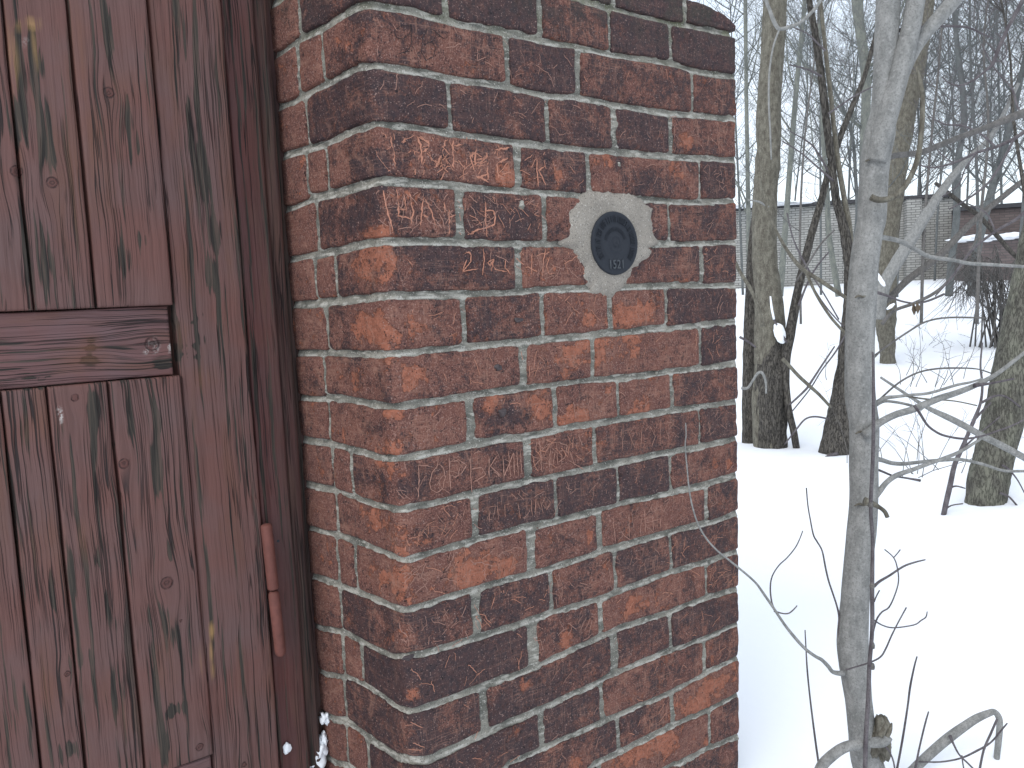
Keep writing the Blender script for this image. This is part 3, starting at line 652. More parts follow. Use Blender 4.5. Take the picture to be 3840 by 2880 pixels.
def rand_scr(c, i, n, mat, w, L=.03):
    b = key(c, i)
    if not b: return
    co = np.array([v_.co for v_ in b.data.vertices]); x0, x1, z0, z1 = co[:, 0].min()+.01, co[:, 0].max()-.008, co[:, 2].min()+.008, co[:, 2].max()-.008
    if x1-x0 < .03: return
    V, Fc = [], []
    for _ in range(n):
        x, z = random.uniform(x0, x1), random.uniform(z0, z1); a = random.choice((1.2, 1.9, .5, 2.6))+random.uniform(-.3, .3); l = random.uniform(.3, 1)*L
        ww = w*random.uniform(.5, 1.1); pr = None
        for s in range(7):
            px, pz = x+math.cos(a)*l*s/6, z+math.sin(a)*l*s/6; a += random.uniform(-.12, .12)
            if not (x0 < px < x1 and z0 < pz < z1): break
            nx, nz = -math.sin(a)*ww/2, math.cos(a)*ww/2
            V += [(px-nx, -.0016, pz-nz), (px+nx, -.0016, pz+nz)]
            if s: q = len(V)-4; Fc.append((q, q+1, q+3, q+2))
    if Fc:
        o = mesh_obj('scratches', V, Fc, mat, b, False); o['kind'] = 'stuff'
for (c, i) in list(BR):
    if c >= 1 and c < 17: rand_scr(c, i, random.choice((6, 12, 20)) if c < 14 else 6, random.choice((SCRP, SCRP, SCR)), .0010)
rand_scr(3, 0, 44, SCR, .0014); rand_scr(4, 0, 26, SCRP, .0012); rand_scr(4, 1, 26, SCRP, .0012); rand_scr(5, 1, 14, SCR, .0013, .045); rand_scr(9, 1, 14, SCRP, .0011); rand_scr(11, 2, 16, SCRP, .0011, .05); rand_scr(11, 0, 26, SCRP, .0010, .045)

# lumps of over-fired clay and mortar crumbs standing on the faces
def lump(parent, name, c, r, mat, seed=0):
    V, Fc = [], []; n, m = 12, 5
    V.append((c[0], c[1]-r[1], c[2]))
    for j in range(1, m+1):
        for i in range(n):
            a = 2*math.pi*i/n; q = math.pi/2*j/m; k = 1+.7*noise.noise(Vector((math.cos(a)*1.5+seed, math.sin(a)*1.5, q)))
            V.append((c[0]+r[0]*math.sin(q)*math.cos(a)*k, c[1]-r[1]*math.cos(q)*k, c[2]+r[2]*math.sin(q)*math.sin(a)*k))
    for i in range(n): Fc.append((0, 1+i, 1+(i+1) % n))
    for j in range(m-1):
        for i in range(n): q = (i+1) % n; Fc.append((1+j*n+i, 1+(j+1)*n+i, 1+(j+1)*n+q, 1+j*n+q))
    return mesh_obj(name, V, Fc, mat, parent)
SLAG = m_flat('burnt_clay', (.05, .038, .040), .5, 250, .35, .001)
for k_, i_, x, y, rx, rz in ((6, 1, 1940, 1200, .011, .005), (7, 0, 1865, 1380, .008, .007), (8, 1, 1885, 1545, .010, .008), (13, 0, 1530, 2465, .012, .005)):
    c = front(x, y); lump(key(k_, i_) or pillar, 'clay_lump', (c[0], 0., c[2]), (rx*.85, .0045, rz*.8), SLAG, x)
for x, y, r in ((2320, 618, .0035), (1955, 772, .006), (2462, 1400, .004)):
    c = front(x, y); lump(pillar, 'mortar_crumb', (c[0], -.0005, c[2]), (r, .0025, r*1.1), MORT, x)

# ------------------------------------------------------------------ survey marker
mk = empty('survey_marker', (.437, -.006, -.389))
tag(mk, 'round dark iron survey marker numbered 1521 set in the cement patch on the pillar', 'marker')
def lathe(name, prof, c, mat, parent, n=72):
    V, Fc = [], []
    for r, y in prof:
        for i in range(n): a = 2*math.pi*i/n; V.append((c[0]+r*math.cos(a), y, c[2]+r*math.sin(a)))
    for j in range(len(prof)-1):
        for i in range(n): q = (i+1) % n; Fc.append((j*n+i, j*n+q, (j+1)*n+q, (j+1)*n+i))
    Fc.append(tuple((len(prof)-1)*n+i for i in range(n)))
    return mesh_obj(name, V, Fc, mat, parent, True)
MC = (.437, 0, -.389)
d_ = lathe('disc', [(.0530, .004), (.0535, -.0060), (.0528, -.0090), (.0510, -.0098), (.0490, -.0092), (.0300, -.0092), (.0290, -.0096), (.0278, -.0092), (.0150, -.0092), (.0140, -.0100), (.0115, -.0100), (.0105, -.0092), (.0062, -.0092), (.0055, -.0112), (.0030, -.0118), (.0016, -.0108)], MC, IRON, mk)
def bars():
    V, Fc = [], []
    def bar(a, r0, r1, w, h=.0014):
        ca, sa = math.cos(a), math.sin(a); b = len(V)
        for r, s, y in ((r0, -1, 0), (r1, -1, 0), (r1, 1, 0), (r0, 1, 0), (r0, -1, 1), (r1, -1, 1), (r1, 1, 1), (r0, 1, 1)):
            q = w/2*(1.15 if y == 0 else .7); V.append((MC[0]+r*ca-s*q*sa, -.0090-h*1.4*y, MC[2]+r*sa+s*q*ca))
        for f4 in ((4, 5, 6, 7), (0, 1, 5, 4), (1, 2, 6, 5), (2, 3, 7, 6), (3, 0, 4, 7)): Fc.append(tuple(b+q for q in f4))
    rnd = random.Random(3)
    # worn raised capitals round the rim: uprights with the odd cross-stroke
    a = math.radians(-40)
    while a < math.radians(220):
        bar(a, .0355, .0460, .0013)
        k = rnd.random(); a2 = a+.055
        if k < .5: bar(a2, .0355, .0460, .0013)
        if k < .7:
            rr = rnd.choice((.0365, .0408, .0450)); am = (a+a2)/2
            bar(am, rr-.0006, rr+.0006, .0026)
        a += .125 if k < .8 else .15
    a = math.radians(20)
    while a < math.radians(165): bar(a, .0205, .0265, .0010, .0010); a += .12
    return V, Fc
v, f = bars(); o = mesh_obj('raised_lettering', v, f, IRON, mk, False)
tx = bpy.data.curves.new('number', 'FONT'); tx.body = '1521'; tx.size = .0210; tx.extrude = .0009; tx.align_x = 'CENTER'; tx.bevel_depth = .0002; tx.space_character = 1.12
to = bpy.data.objects.new('number', tx); SC.collection.objects.link(to); bpy.context.view_layer.update()
me = bpy.data.meshes.new_from_object(to.evaluated_get(bpy.context.evaluated_depsgraph_get())); bpy.data.objects.remove(to)
IRONL = m_flat('worn_iron', (.045, .053, .062), .5, 300, .25, .0004)
me.materials.clear(); me.materials.append(IRONL)
me.transform(Matrix.Translation((MC[0], -.0100, MC[2]-.0425)) @ Matrix.Rotation(math.pi/2, 4, 'X') @ Matrix.Diagonal((.82, 1, 1, 1)))
no = link(bpy.data.objects.new('number', me), mk)
adopt(mk, list(mk.children))

# ------------------------------------------------------------------ snow on the pillar
def blobmesh(c, r, seed, n=28, m=12, amp=.25, fl=None):
    V, Fc = [], []
    for j in range(m+1):
        q = math.pi*j/m
        for i in range(n):
            a = 2*math.pi*i/n; d = Vector((math.sin(q)*math.cos(a), math.sin(q)*math.sin(a), math.cos(q)))
            k = 1+amp*noise.noise(d*1.7+Vector((seed, 0, 0)))+amp*.4*noise.noise(d*5+Vector((seed, 0, 0)))
            V.append((c[0]+d.x*r[0]*k, c[1]+d.y*r[1]*k, c[2]+d.z*r[2]*k))
    for j in range(m):
        for i in range(n): q = (i+1) % n; Fc.append((j*n+i, (j+1)*n+i, (j+1)*n+q, j*n+q))
    return V, Fc
v, f = blobmesh((.36, .145, .062), (.33, .135, .050), 3, 60, 20)
tag(mesh_obj('snow_heap', v, f, SNOW), 'white snow lying on top of the brick pillar', 'snow')

# ------------------------------------------------------------------ wooden gate
gt = empty('wooden_gate', (-.6, GY, -1.40))
tag(gt, 'old wooden gate of red painted vertical boards with rails and a long hinge', 'gate')
kids = []
def board(name, x0, x1, z0, z1, y0, y1, mat, parent, bev=.003, wav=.0012, axis_='z', seed=None):
    """board with eased edges and a slightly uneven face; y0 is the face towards the viewer"""
    L, H = (x1-x0), (z1-z0); seed = random.uniform(0, 90) if seed is None else seed
    st = .0035 if x1 > -.48 else .02
    nx = max(3, int(L/st)); nz = max(3, int(H/(st*1.6)))
    xs = [x0, x0+bev*.3, x0+bev]+list(np.linspace(x0+bev, x1-bev, nx+1)[1:-1])+[x1-bev, x1-bev*.3, x1]
    zs_ = [z0, z0+bev*.3, z0+bev]+list(np.linspace(z0+bev, z1-bev, nz+1)[1:-1])+[z1-bev, z1-bev*.3, z1]
    V, Fc = [], []; a, b = len(xs), len(zs_)
    for i, x in enumerate(xs):
        for j, z in enumerate(zs_):
            e = min(x-x0, x1-x, z-z0, z1-z); y = y0
            if e < bev: y += bev*(1-math.sqrt(max(0, 1-((bev-e)/bev)**2)))
            y += wav*noise.noise(Vector((x*(25 if axis_ == 'z' else 5)+seed, 0, z*(5 if axis_ == 'z' else 25))))
            ex = .0012*noise.noise(Vector((seed, z*9, 0))) if axis_ == 'z' else 0; ez = .0012*noise.noise(Vector((seed, x*9, 0))) if axis_ == 'x' else 0
            V.append((x+ex, y, z+ez))
    for i in range(a-1):
        for j in range(b-1): Fc.append((i*b+j, (i+1)*b+j, (i+1)*b+j+1, i*b+j+1))
    n0 = len(V); ring = [(i, 0) for i in range(a)]+[(a-1, j) for j in range(1, b)]+[(i, b-1) for i in range(a-2, -1, -1)]+[(0, j) for j in range(b-2, 0, -1)]
    for i, j in ring: p = V[i*b+j]; V.append((p[0], y1, p[2]))
    m = len(ring)
    for q in range(m):
        w = (q+1) % m; Fc.append((ring[q][0]*b+ring[q][1], n0+q, n0+w, ring[w][0]*b+ring[w][1]))
    Fc.append(tuple(n0+q for q in range(m)))
    o = mesh_obj(name, V, Fc, mat, parent); wood_attrs(o.data, axis_ == 'x'); kids.append(o); return o
ux = [-.2285, -.3295, -.4030, -.4600, -.558, -.652, -.75, -.85, -.94, -1.04]
for i in range(len(ux)-1):
    gp = .0024 if i in (0,) else .0014
    board('plank', ux[i+1]+gp, ux[i]-(gp if i else 0), -.4615, .46, .213+random.uniform(-.001, .001), .240, WOOD, gt)
lx = [-.2265, -.3235, -.3985, -.4510, -.55, -.65, -.745, -.84, -.935, -1.04]
for i in range(len(lx)-1):
    gp = .0016
    board('plank', lx[i+1]+gp, lx[i]-(gp if i else 0), -1.1430, -.5635, .213+random.uniform(-.001, .001), .240, WOOD, gt)
board('rail', -.56, -.2345, -.5620, -.4630, .2205, .250, RAILW, gt, .0025, .001, 'x')
board('rail', -.56, -.2295, -1.2430, -1.1450, .2195, .250, RAILW, gt, .0025, .001, 'x')
board('plank', -.335, -.2295, -1.42, -1.2450, .213, .240, WOOD, gt); board('plank', -.44, -.338, -1.42, -1.2450, .214, .240, WOOD, gt); board('plank', -1.04, -.443, -1.42, -1.2450, .214, .240, WOOD, gt)
board('stile', -.2255, -.1235, -1.42, .46, .2185, .262, WOOD, gt, .004)
board('backing', -1.04, -.56, -1.42, .46, .252, .262, WOOD, gt)
board('backing', -.555, -.20, -1.42, .46, .254, .262, WOOD, gt)
board('rail', -1.04, -.562, -.5620, -.4630, .2205, .250, RAILW, gt, .0025, .001, 'x')
board('rail', -1.04, -.562, -1.2430, -1.1450, .2195, .250, RAILW, gt, .0025, .001, 'x')
def cyl(name, p, q, r, mat, parent, n=20, dome=.4):
    p, q = Vector(p), Vector(q); d = (q-p); L = d.length; d.normalize(); a = d.orthogonal().normalized(); b = d.cross(a); V, Fc = [], []
    prof = [(0, .01), (0+.0, .6), (r*dome*.4, .9), (r*dome, 1), (L-r*dome, 1), (L-r*dome*.4, .9), (L, .6), (L, .01)]
    for h, k in prof:
        for i in range(n): t_ = 2*math.pi*i/n; V.append(p+d*h+(a*math.cos(t_)+b*math.sin(t_))*r*k)
    for j in range(len(prof)-1):
        for i in range(n): w = (i+1) % n; Fc.append((j*n+i, j*n+w, (j+1)*n+w, (j+1)*n+i))
    o = mesh_obj(name, V, Fc, mat, parent); kids.append(o); return o
h1 = cyl('hinge_barrel', (-.1190, .213, -.8060), (-.1158, .2125, -.9120), .0088, HINGE, gt)
h2 = cyl('hinge_barrel', (-.1157, .2125, -.9140), (-.1120, .212, -1.0210), .0088, HINGE, gt, dome=1.1)
cyl('nail', (-.103, .2085, -.836), (-.103, .2115, -.836), .0022, IRON, gt, 8)
adopt(gt, kids); kids = []
# post between gate and pillar
pt = empty('gate_post', (-.07, .25, -1.45)); tag(pt, 'narrow weathered timber post with flaking red paint between gate and brick pillar', 'post')
V_, f_ = [], []
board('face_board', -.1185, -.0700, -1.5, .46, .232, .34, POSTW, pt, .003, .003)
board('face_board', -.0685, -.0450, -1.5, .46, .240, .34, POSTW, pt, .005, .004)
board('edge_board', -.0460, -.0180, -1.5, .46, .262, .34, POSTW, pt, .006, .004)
adopt(pt, kids); kids = []
def clump(name, pos, r, seed, mat, label, cat, amp=.35):
    v, f = blobmesh((0, 0, 0), r, seed, 18, 9, amp); o = mesh_obj(name, v, f, mat); o.location = pos; return tag(o, label, cat)
p = gate(1085, 2815); clump('snow_clump', (p[0], .2300, p[2]), (.007, .004, .009), 1, SNOW, 'small snow clump stuck to the post foot beside the gate edge', 'snow')
for k, (gx_, gy_, r_) in enumerate(((1243, 2715, .009), (1236, 2790, .007), (1226, 2835, .013), (1216, 2875, .015))):
    p = gate(gx_, gy_); clump('snow_clump', (p[0], .246, p[2]), (r_*.8, .008, r_*1.1), 2+k, SNOW, ('highest snow clump in the crack beside the brick pillar foot', 'smallest snow clump in the crack beside the brick pillar foot', 'larger snow clump in the crack beside the brick pillar foot', 'lowest snow clump in the crack beside the brick pillar foot')[k], 'snow', 1.0)

# ------------------------------------------------------------------ trees
BG = m_bark('grey_smooth_bark', (.185, .188, .182), (.29, .29, .28), (.43, .43, .42), .0, 60)
BP = m_bark('purple_twig_bark', (.085, .075, .082), (.15, .138, .145), None, 0, 60)
BO = m_bark('olive_bark', (.105, .095, .078), (.20, .19, .155), (.29, .285, .24), .25, 45)
BD = m_bark('dark_furrowed_bark', (.075, .07, .066), (.125, .115, .10), (.20, .19, .16), .8, 55)
BL = m_bark('lichened_bark', (.095, .092, .080), (.155, .15, .125), None, .6, 50, (.18, .182, .145))
BT = m_bark('grey_twig_bark', (.10, .096, .092), (.17, .162, .155), None, 0, 60)
BF = m_bark('far_tree_bark', (.14, .15, .14), (.22, .23, .20), None, 0, 20)
BFD = m_bark('far_twig_bark', (.10, .108, .108), (.15, .16, .16), None, 0, 20)
def crspline(P, R, seg):
    P = [np.array(p, float) for p in P]; n = len(P); out = []; rr = []
    for i in range(n-1):
        p0, p1, p2, p3 = P[max(i-1, 0)], P[i], P[i+1], P[min(i+2, n-1)]
        for s in range(seg):
            t_ = s/seg; out.append(.5*((2*p1)+(-p0+p2)*t_+(2*p0-5*p1+4*p2-p3)*t_*t_+(-p0+3*p1-3*p2+p3)*t_**3)); rr.append(R[i]+(R[i+1]-R[i])*t_)
    out.append(P[-1]); rr.append(R[-1]); return out, rr
def tube(V, Fc, P, R, n=8, seg=4, bumpy=0., fur=0., seed=0.):
    if seg > 1: P, R = crspline(P, R, seg)
    base = len(V); N = len(P); up = None
    for i in range(N):
        d = Vector(P[min(i+1, N-1)])-Vector(P[max(i-1, 0)])
        if d.length < 1e-9: d = Vector((0, 0, 1))
        d.normalize()
        a = d.orthogonal() if up is None else up-d*up.dot(d)
        if a.length < 1e-6: a = d.orthogonal()
        a.normalize(); up = a; b = d.cross(a); c = Vector(P[i])
        for k in range(n):
            t_ = 2*math.pi*k/n; r = R[i]
            if bumpy: r *= 1+bumpy*noise.noise(Vector((math.cos(t_)*1.3+seed, math.sin(t_)*1.3, c.z*9+i*.02)))
            if fur: r -= fur*abs(noise.noise(Vector((math.cos(t_)*4+seed, math.sin(t_)*4, c.z*7))))**.7
            V.append(c+(a*math.cos(t_)+b*math.sin(t_))*max(r, R[i]*.3))
    for i in range(N-1):
        for k in range(n): q = (k+1) % n; Fc.append((base+i*n+k, base+i*n+q, base+(i+1)*n+q, base+(i+1)*n+k))
    Fc.append(tuple(base+k for k in range(n))[::-1]); Fc.append(tuple(base+(N-1)*n+k for k in range(n)))
def pts(lst, D, dD=0.):
    """(x, y, width) in photo pixels -> centre line and radii at distance D"""
    P, R = [], []; n = len(lst)
    for i, q in enumerate(lst):
        d = D+dD*i/(n-1); P.append(at(q[0], q[1], d)); R.append(q[2]/2*d/(F/VS))
    return P, R
def limb(name, lst, D, mat, parent, n=8, seg=5, dD=0., bumpy=.08, fur=0.):
    V, Fc = [], []; P, R = pts(lst, D, dD); tube(V, Fc, P, R, n, seg, bumpy, fur, random.uniform(0, 50))
    return mesh_obj(name, V, Fc, mat, parent)
def buds(o_list, V, Fc):
    pass
def twigset(parent, anchors, mat, count, L, D0, r0=.0012, up=.3, name='twigs', seed=1, levels=2, spread=1.0, sides=3, minz=None):
    """fine forked twigs growing from points along the limbs"""
    rnd = random.Random(seed); V, Fc = [], []
    def grow(p, d, l, r, lev):
        P = [p.copy()]; n = 5; dd = d.copy(); q = p.copy(); bend = Vector((rnd.gauss(0, .12), rnd.gauss(0, .12), rnd.gauss(0, .10)+up*.12))
        for i in range(n):
            dd = (dd+bend+Vector((rnd.gauss(0, .08), rnd.gauss(0, .08), rnd.gauss(0, .08)))).normalized(); q = q+dd*l/n; P.append(q.copy())
            if lev > 0 and rnd.random() < .75:
                ax = Vector((rnd.gauss(0, 1), rnd.gauss(0, 1), rnd.gauss(0, .8))).normalized(); nd = (dd*.75+ax*.7*spread).normalized()
                grow(q, nd, l*rnd.uniform(.35, .65), r*.6, lev-1)
        tube(V, Fc, P, [r*(1-.75*i/n) for i in range(n+1)], sides, 1)
    for _ in range(count):
        a = rnd.choice(anchors); t_ = rnd.random(); i = rnd.randrange(len(a)-1); p = Vector(a[i]).lerp(Vector(a[i+1]), t_)
        if minz is not None and p.z < minz: continue
        d = Vector((rnd.gauss(0, 1), rnd.gauss(0, 1), abs(rnd.gauss(0, .7))+up)).normalized()
        grow(p, d, L*rnd.uniform(.5, 1.2), r0*rnd.uniform(.7, 1.3), levels)
    o = mesh_obj(name, V, Fc, mat, parent, False); o['kind'] = 'stuff'; return o
def root_at(name, p, label, cat='tree', group=None):
    o = empty(name, (p[0], p[1], p[2])); return tag(o, label, cat, group)
def finish(r): adopt(r, list(r.children))

# --- the grey young tree nearest the camera
t = root_at('young_tree', at(1890, 1700, 1.6), 'smooth grey young tree nearest the camera right of the pillar, forking near the top')
limb('trunk', [(1900, 1800, 74), (1884, 1690, 70), (1872, 1640, 66), (1862, 1585, 58), (1854, 1510, 58), (1847, 1440, 66), (1842, 1385, 66), (1846, 1300, 60), (1853, 1230, 60), (1862, 1150, 62), (1866, 1080, 60), (1866, 1000, 60), (1866, 921, 61), (1858, 861, 63), (1856, 800, 60), (1858, 720, 60), (1862, 632, 60), (1868, 560, 57), (1877, 500, 55), (1883, 473, 57), (1885, 420, 58), (1891, 344, 58), (1900, 290, 60), (1907, 240, 50), (1911, 170, 46), (1914, 90, 48), (1919, 0, 48), (1925, -120, 44)], 1.6, BG, t, 36, 7, 0, .07)
limb('branch', [(1893, 350, 40), (1903, 300, 42), (1917, 250, 42), (1933, 195, 40), (1950, 130, 40), (1968, 60, 38), (1978, 0, 37), (1995, -120, 32)], 1.58, BG, t, 24, 6, 0, .06)
limb('branch', [(1935, 215, 20), (1950, 165, 24), (1972, 112, 27), (2002, 68, 27), (2040, 25, 30), (2068, -10, 30), (2140, -110, 26)], 1.60, BG, t, 20, 6, 0, .06)
for nm, D, mt, l, dD in (
    ('branch', 1.55, BO, [(1882, 426, 14), (1900, 432, 13), (1925, 428, 12), (1948, 411, 12), (1968, 380, 11), (1983, 340, 11), (1990, 290, 10), (1993, 240, 10), (1991, 190, 9), (1979, 144, 4)], 0),
    ('branch', 1.62, BG, [(1880, 512, 12), (1901, 512, 11), (1945, 521, 10), (1980, 540, 10), (2008, 554, 9), (2060, 562, 8), (2094, 569, 8), (2150, 572, 7), (2230, 577, 7)], .1),
    ('branch', 1.70, BT, [(1905, 350, 12), (1928, 337, 12), (1960, 333, 12), (1993, 328, 13), (2051, 305, 12), (2090, 290, 12), (2137, 273, 13), (2195, 250, 18), (2240, 235, 22)], .3),
    ('branch', 1.62, BP, [(1940, 66, 9), (1965, 62, 7), (2000, 58, 6), (2036, 57, 5), (2065, 57, 5), (2094, 60, 4), (2120, 72, 4), (2145, 83, 3)], .1),
    ('branch', 1.56, BG, [(1868, 940, 20), (1885, 925, 18), (1905, 910, 16), (1936, 895, 15), (1970, 885, 15), (1994, 875, 15), (2030, 860, 14), (2065, 849, 13), (2108, 832, 11), (2151, 809, 9), (2190, 780, 8), (2240, 740, 6)], .1),
    ('branch', 1.62, BP, [(2104, 833, 10), (2140, 828, 5), (2190, 818, 4)], 0),
    ('branch', 1.60, BG, [(1870, 890, 9), (1893, 870, 9), (1912, 860, 9), (1936, 857, 7), (1970, 853, 6), (2008, 849, 6), (2065, 832, 6), (2095, 826, 5), (2122, 818, 4)], 0),
    ('branch', 1.63, BG, [(1880, 885, 7), (1905, 868, 7), (1930, 868, 6), (1965, 875, 6), (1990, 885, 5)], 0),
    ('twig', 1.63, BO, [(1900, 862, 4), (1945, 855, 4), (2000, 862, 4), (2060, 866, 3), (2110, 876, 3)], .1),
    ('branch', 1.57, BP, [(1975, 876, 6), (1987, 893, 6), (2003, 918, 5), (2022, 933, 5), (2040, 941, 5), (2070, 947, 5), (2094, 947, 5), (2125, 941, 4), (2151, 932, 4), (2185, 920, 4), (2225, 900, 3)], 0),
    ('branch', 1.60, BG, [(1875, 990, 16), (1902, 993, 10), (1925, 1000, 9), (1950, 1002, 9), (1980, 999, 8), (2008, 996, 8), (2050, 993, 8), (2079, 993, 7), (2125, 1003, 6), (2170, 1017, 6), (2230, 1017, 6)], .1),
    ('branch', 1.58, BG, [(1880, 1085, 16), (1899, 1062, 13), (1915, 1042, 11), (1936, 1027, 11), (1970, 1015, 9), (2008, 1001, 8), (2045, 988, 8), (2079, 973, 7), (2122, 946, 5)], .05),
    ('twig', 1.61, BP, [(1885, 1010, 5), (1905, 1018, 5), (1930, 1028, 4), (1960, 1033, 4), (1988, 1038, 6)], 0),
    ('branch_stub', 1.54, BO, [(1868, 1083, 20), (1885, 1088, 12), (1900, 1096, 9), (1911, 1105, 9), (1917, 1117, 9)], 0),
    ('twig', 1.60, BT, [(1870, 788, 10), (1900, 760, 4), (1920, 745, 4), (1960, 718, 4), (2000, 695, 4), (2050, 686, 4), (2130, 687, 4)], .1),
    ('twig', 1.62, BT, [(1875, 885, 5), (1900, 863, 4), (1940, 828, 4), (1980, 806, 4), (2020, 797, 4), (2065, 795, 4), (2110, 797, 3), (2140, 806, 3)], .1),
    ('branch', 1.58, BG, [(1822, 1455, 12), (1800, 1452, 9), (1788, 1438, 9), (1775, 1425, 8), (1762, 1418, 7), (1739, 1401, 7), (1715, 1375, 7), (1693, 1347, 6), (1670, 1312, 6), (1650, 1283, 6), (1636, 1263, 5), (1620, 1247, 5), (1602, 1232, 5), (1575, 1210, 4.5), (1550, 1190, 4), (1527, 1165, 4), (1509, 1135, 4), (1497, 1100, 3.5), (1489, 1060, 3.5), (1484, 1010, 3), (1480, 963, 3), (1482, 940, 2.5), (1481, 914, 2.5)], -.20),
    ('twig', 1.55, BP, [(1675, 1322, 4), (1667, 1300, 3.5), (1664, 1270, 3.5), (1668, 1245, 3), (1682, 1222, 3), (1700, 1205, 3), (1718, 1183, 3), (1728, 1163, 2.5), (1734, 1147, 2.5)], -.05),
    ('twig', 1.55, BP, [(1672, 1320, 4), (1690, 1325, 3), (1703, 1325, 3), (1713, 1318, 3), (1722, 1308, 2.5)], 0),
    ('twig', 1.60, BP, [(1818, 1400, 8), (1812, 1370, 5), (1813, 1335, 5), (1808, 1310, 4), (1800, 1285, 4), (1790, 1255, 4), (1783, 1225, 4), (1776, 1190, 3.5), (1765, 1170, 3.5), (1757, 1155, 3.5), (1750, 1120, 3), (1745, 1090, 3), (1742, 1054, 3)], 0),
    ('twig', 1.52, BP, [(1827, 1447, 4), (1850, 1440, 3.5), (1879, 1431, 4), (1902, 1419, 4), (1914, 1400, 4), (1925, 1375, 3.5), (1940, 1345, 3), (1958, 1312, 3)], 0),
    ('twig', 1.54, BP, [(1888, 1267, 7), (1900, 1256, 6), (1922, 1243, 5), (1951, 1224, 4.5), (1975, 1215, 4), (1999, 1209, 2.5)], 0),
    ('twig', 1.54, BP, [(1884, 1375, 4), (1893, 1340, 4), (1905, 1322, 3.5), (1920, 1312, 3.5), (1933, 1285, 3), (1941, 1255, 3), (1938, 1225, 3), (1930, 1204, 2.5), (1911, 1187, 2.5)], 0),
    ('twig', 1.54, BP, [(1930, 1205, 2.5), (1938, 1196, 2.5), (1945, 1187, 2.5)], 0),
    ('twig', 1.54, BP, [(1886, 1338, 4), (1905, 1350, 3), (1930, 1356, 3), (1974, 1350, 3), (1990, 1340, 3), (2000, 1333, 3), (2003, 1321, 2)], 0),
    ('twig', 1.54, BP, [(1888, 1300, 4), (1893, 1288, 3), (1900, 1275, 3)], 0)):
    limb(nm, l, D, mt, t, 8 if l[0][2] < 8 else 14, 4, dD, .12)
for y_, x_, w_ in ((345, 1892, 50), (640, 1860, 30), (934, 1866, 40), (1090, 1862, 36)):
    limb('branch_scar', [(x_-w_*.45, y_+3, 3), (x_-w_*.2, y_-1, 5), (x_+w_*.15, y_+1, 5), (x_+w_*.4, y_-3, 3)], 1.575, BO, t, 8, 4, 0, .5)
v, f = blobmesh(at(1903, 1598, 1.58), (.022, .02, .045), 12, 28, 16, .5); o = mesh_obj('trunk_knot', v, f, BO, t)
tA = [pts([(1918, 0, 0), (1911, 170, 0)], 1.6)[0]]
finish(t)
s = root_at('crossing_branch', at(2230, 330, 3.0), 'dark forked branch crossing the sky at the upper right edge', 'branch')
for l in ([(2260, 250, 9), (2225, 275, 8), (2190, 300, 8), (2150, 318, 7), (2110, 330, 6), (2060, 352, 5), (2015, 362, 4), (1985, 356, 3)], [(2150, 318, 5), (2120, 290, 4), (2080, 272, 4), (2040, 268, 3), (2005, 250, 2.5)], [(2190, 300, 6), (2165, 350, 5), (2135, 395, 5), (2090, 430, 4), (2050, 452, 3)],
          [(2110, 330, 4), (2085, 365, 3), (2070, 400, 3), (2035, 425, 2.5)], [(2225, 275, 5), (2200, 235, 4), (2185, 190, 4), (2150, 150, 3), (2120, 95, 2.5)], [(2060, 352, 3), (2030, 330, 2.5), (2010, 300, 2)], [(2240, 430, 8), (2200, 470, 7), (2150, 500, 6), (2100, 540, 5), (2055, 600, 4), (2020, 640, 3)], [(2150, 500, 4), (2130, 460, 3), (2090, 440, 2.5)]):
    limb('twig' if l[0][2] < 6 else 'branch', l, 3.0, BP, s, 8, 5, .1, .12)
finish(s)
# --- purple shoot climbing beside that trunk
s = root_at('climbing_shoot', at(1868, 1665, 1.50), 'slender purple shoot standing against the right side of the smooth grey tree', 'shoot')
limb('stem', [(1868, 1720, 10), (1870, 1605, 10), (1876, 1500, 10), (1878, 1440, 9), (1884, 1360, 9), (1884, 1273, 9), (1885, 1165, 8), (1881, 1095, 8), (1886, 980, 8), (1887, 880, 7), (1887, 810, 6), (1885, 760, 4)], 1.51, BP, s, 10, 5)
for y in (1095, 1270, 1400, 1445): limb('bud', [(1880 if y < 1200 else 1884, y, 11), (1881 if y < 1200 else 1884, y-6, 12), (1882 if y < 1200 else 1884, y-12, 8)], 1.51, BT, s, 8, 2)
finish(s)
# --- bent limb, broken branch, upright shoots in the foreground snow
s = root_at('bent_limb', at(1770, 1680, 1.52), 'thick bent grey limb arching to the knot low on the smooth grey tree', 'branch')
limb('limb', [(1762, 1690, 24), (1775, 1655, 24), (1800, 1630, 23), (1828, 1613, 22), (1865, 1606, 20), (1905, 1602, 24), (1916, 1590, 26)], 1.52, BG, s, 16, 5)
limb('splinter', [(1902, 1590, 16), (1910, 1575, 12), (1916, 1560, 5)], 1.52, BO, s, 8, 3, 0, .3); limb('splinter', [(1908, 1600, 16), (1922, 1580, 10), (1926, 1562, 4)], 1.52, BO, s, 8, 3, 0, .3)
limb('twig', [(1912, 1612, 5), (1922, 1625, 4), (1930, 1645, 4), (1934, 1670, 4)], 1.52, BP, s, 6, 4)
finish(s)
s = root_at('broken_branch', at(1960, 1680, 1.75), 'broken grey branch bent over sharply in the snow at lower right', 'branch')
limb('branch', [(1955, 1680, 20), (1985, 1650, 21), (2015, 1622, 21), (2050, 1593, 21), (2085, 1568, 19), (2110, 1552, 18), (2135, 1541, 15), (2148, 1538, 13), (2158, 1550, 14), (2160, 1570, 14), (2157, 1605, 14), (2153, 1640, 13), (2151, 1680, 13)], 1.75, BG, s, 14, 6, .05, .14)
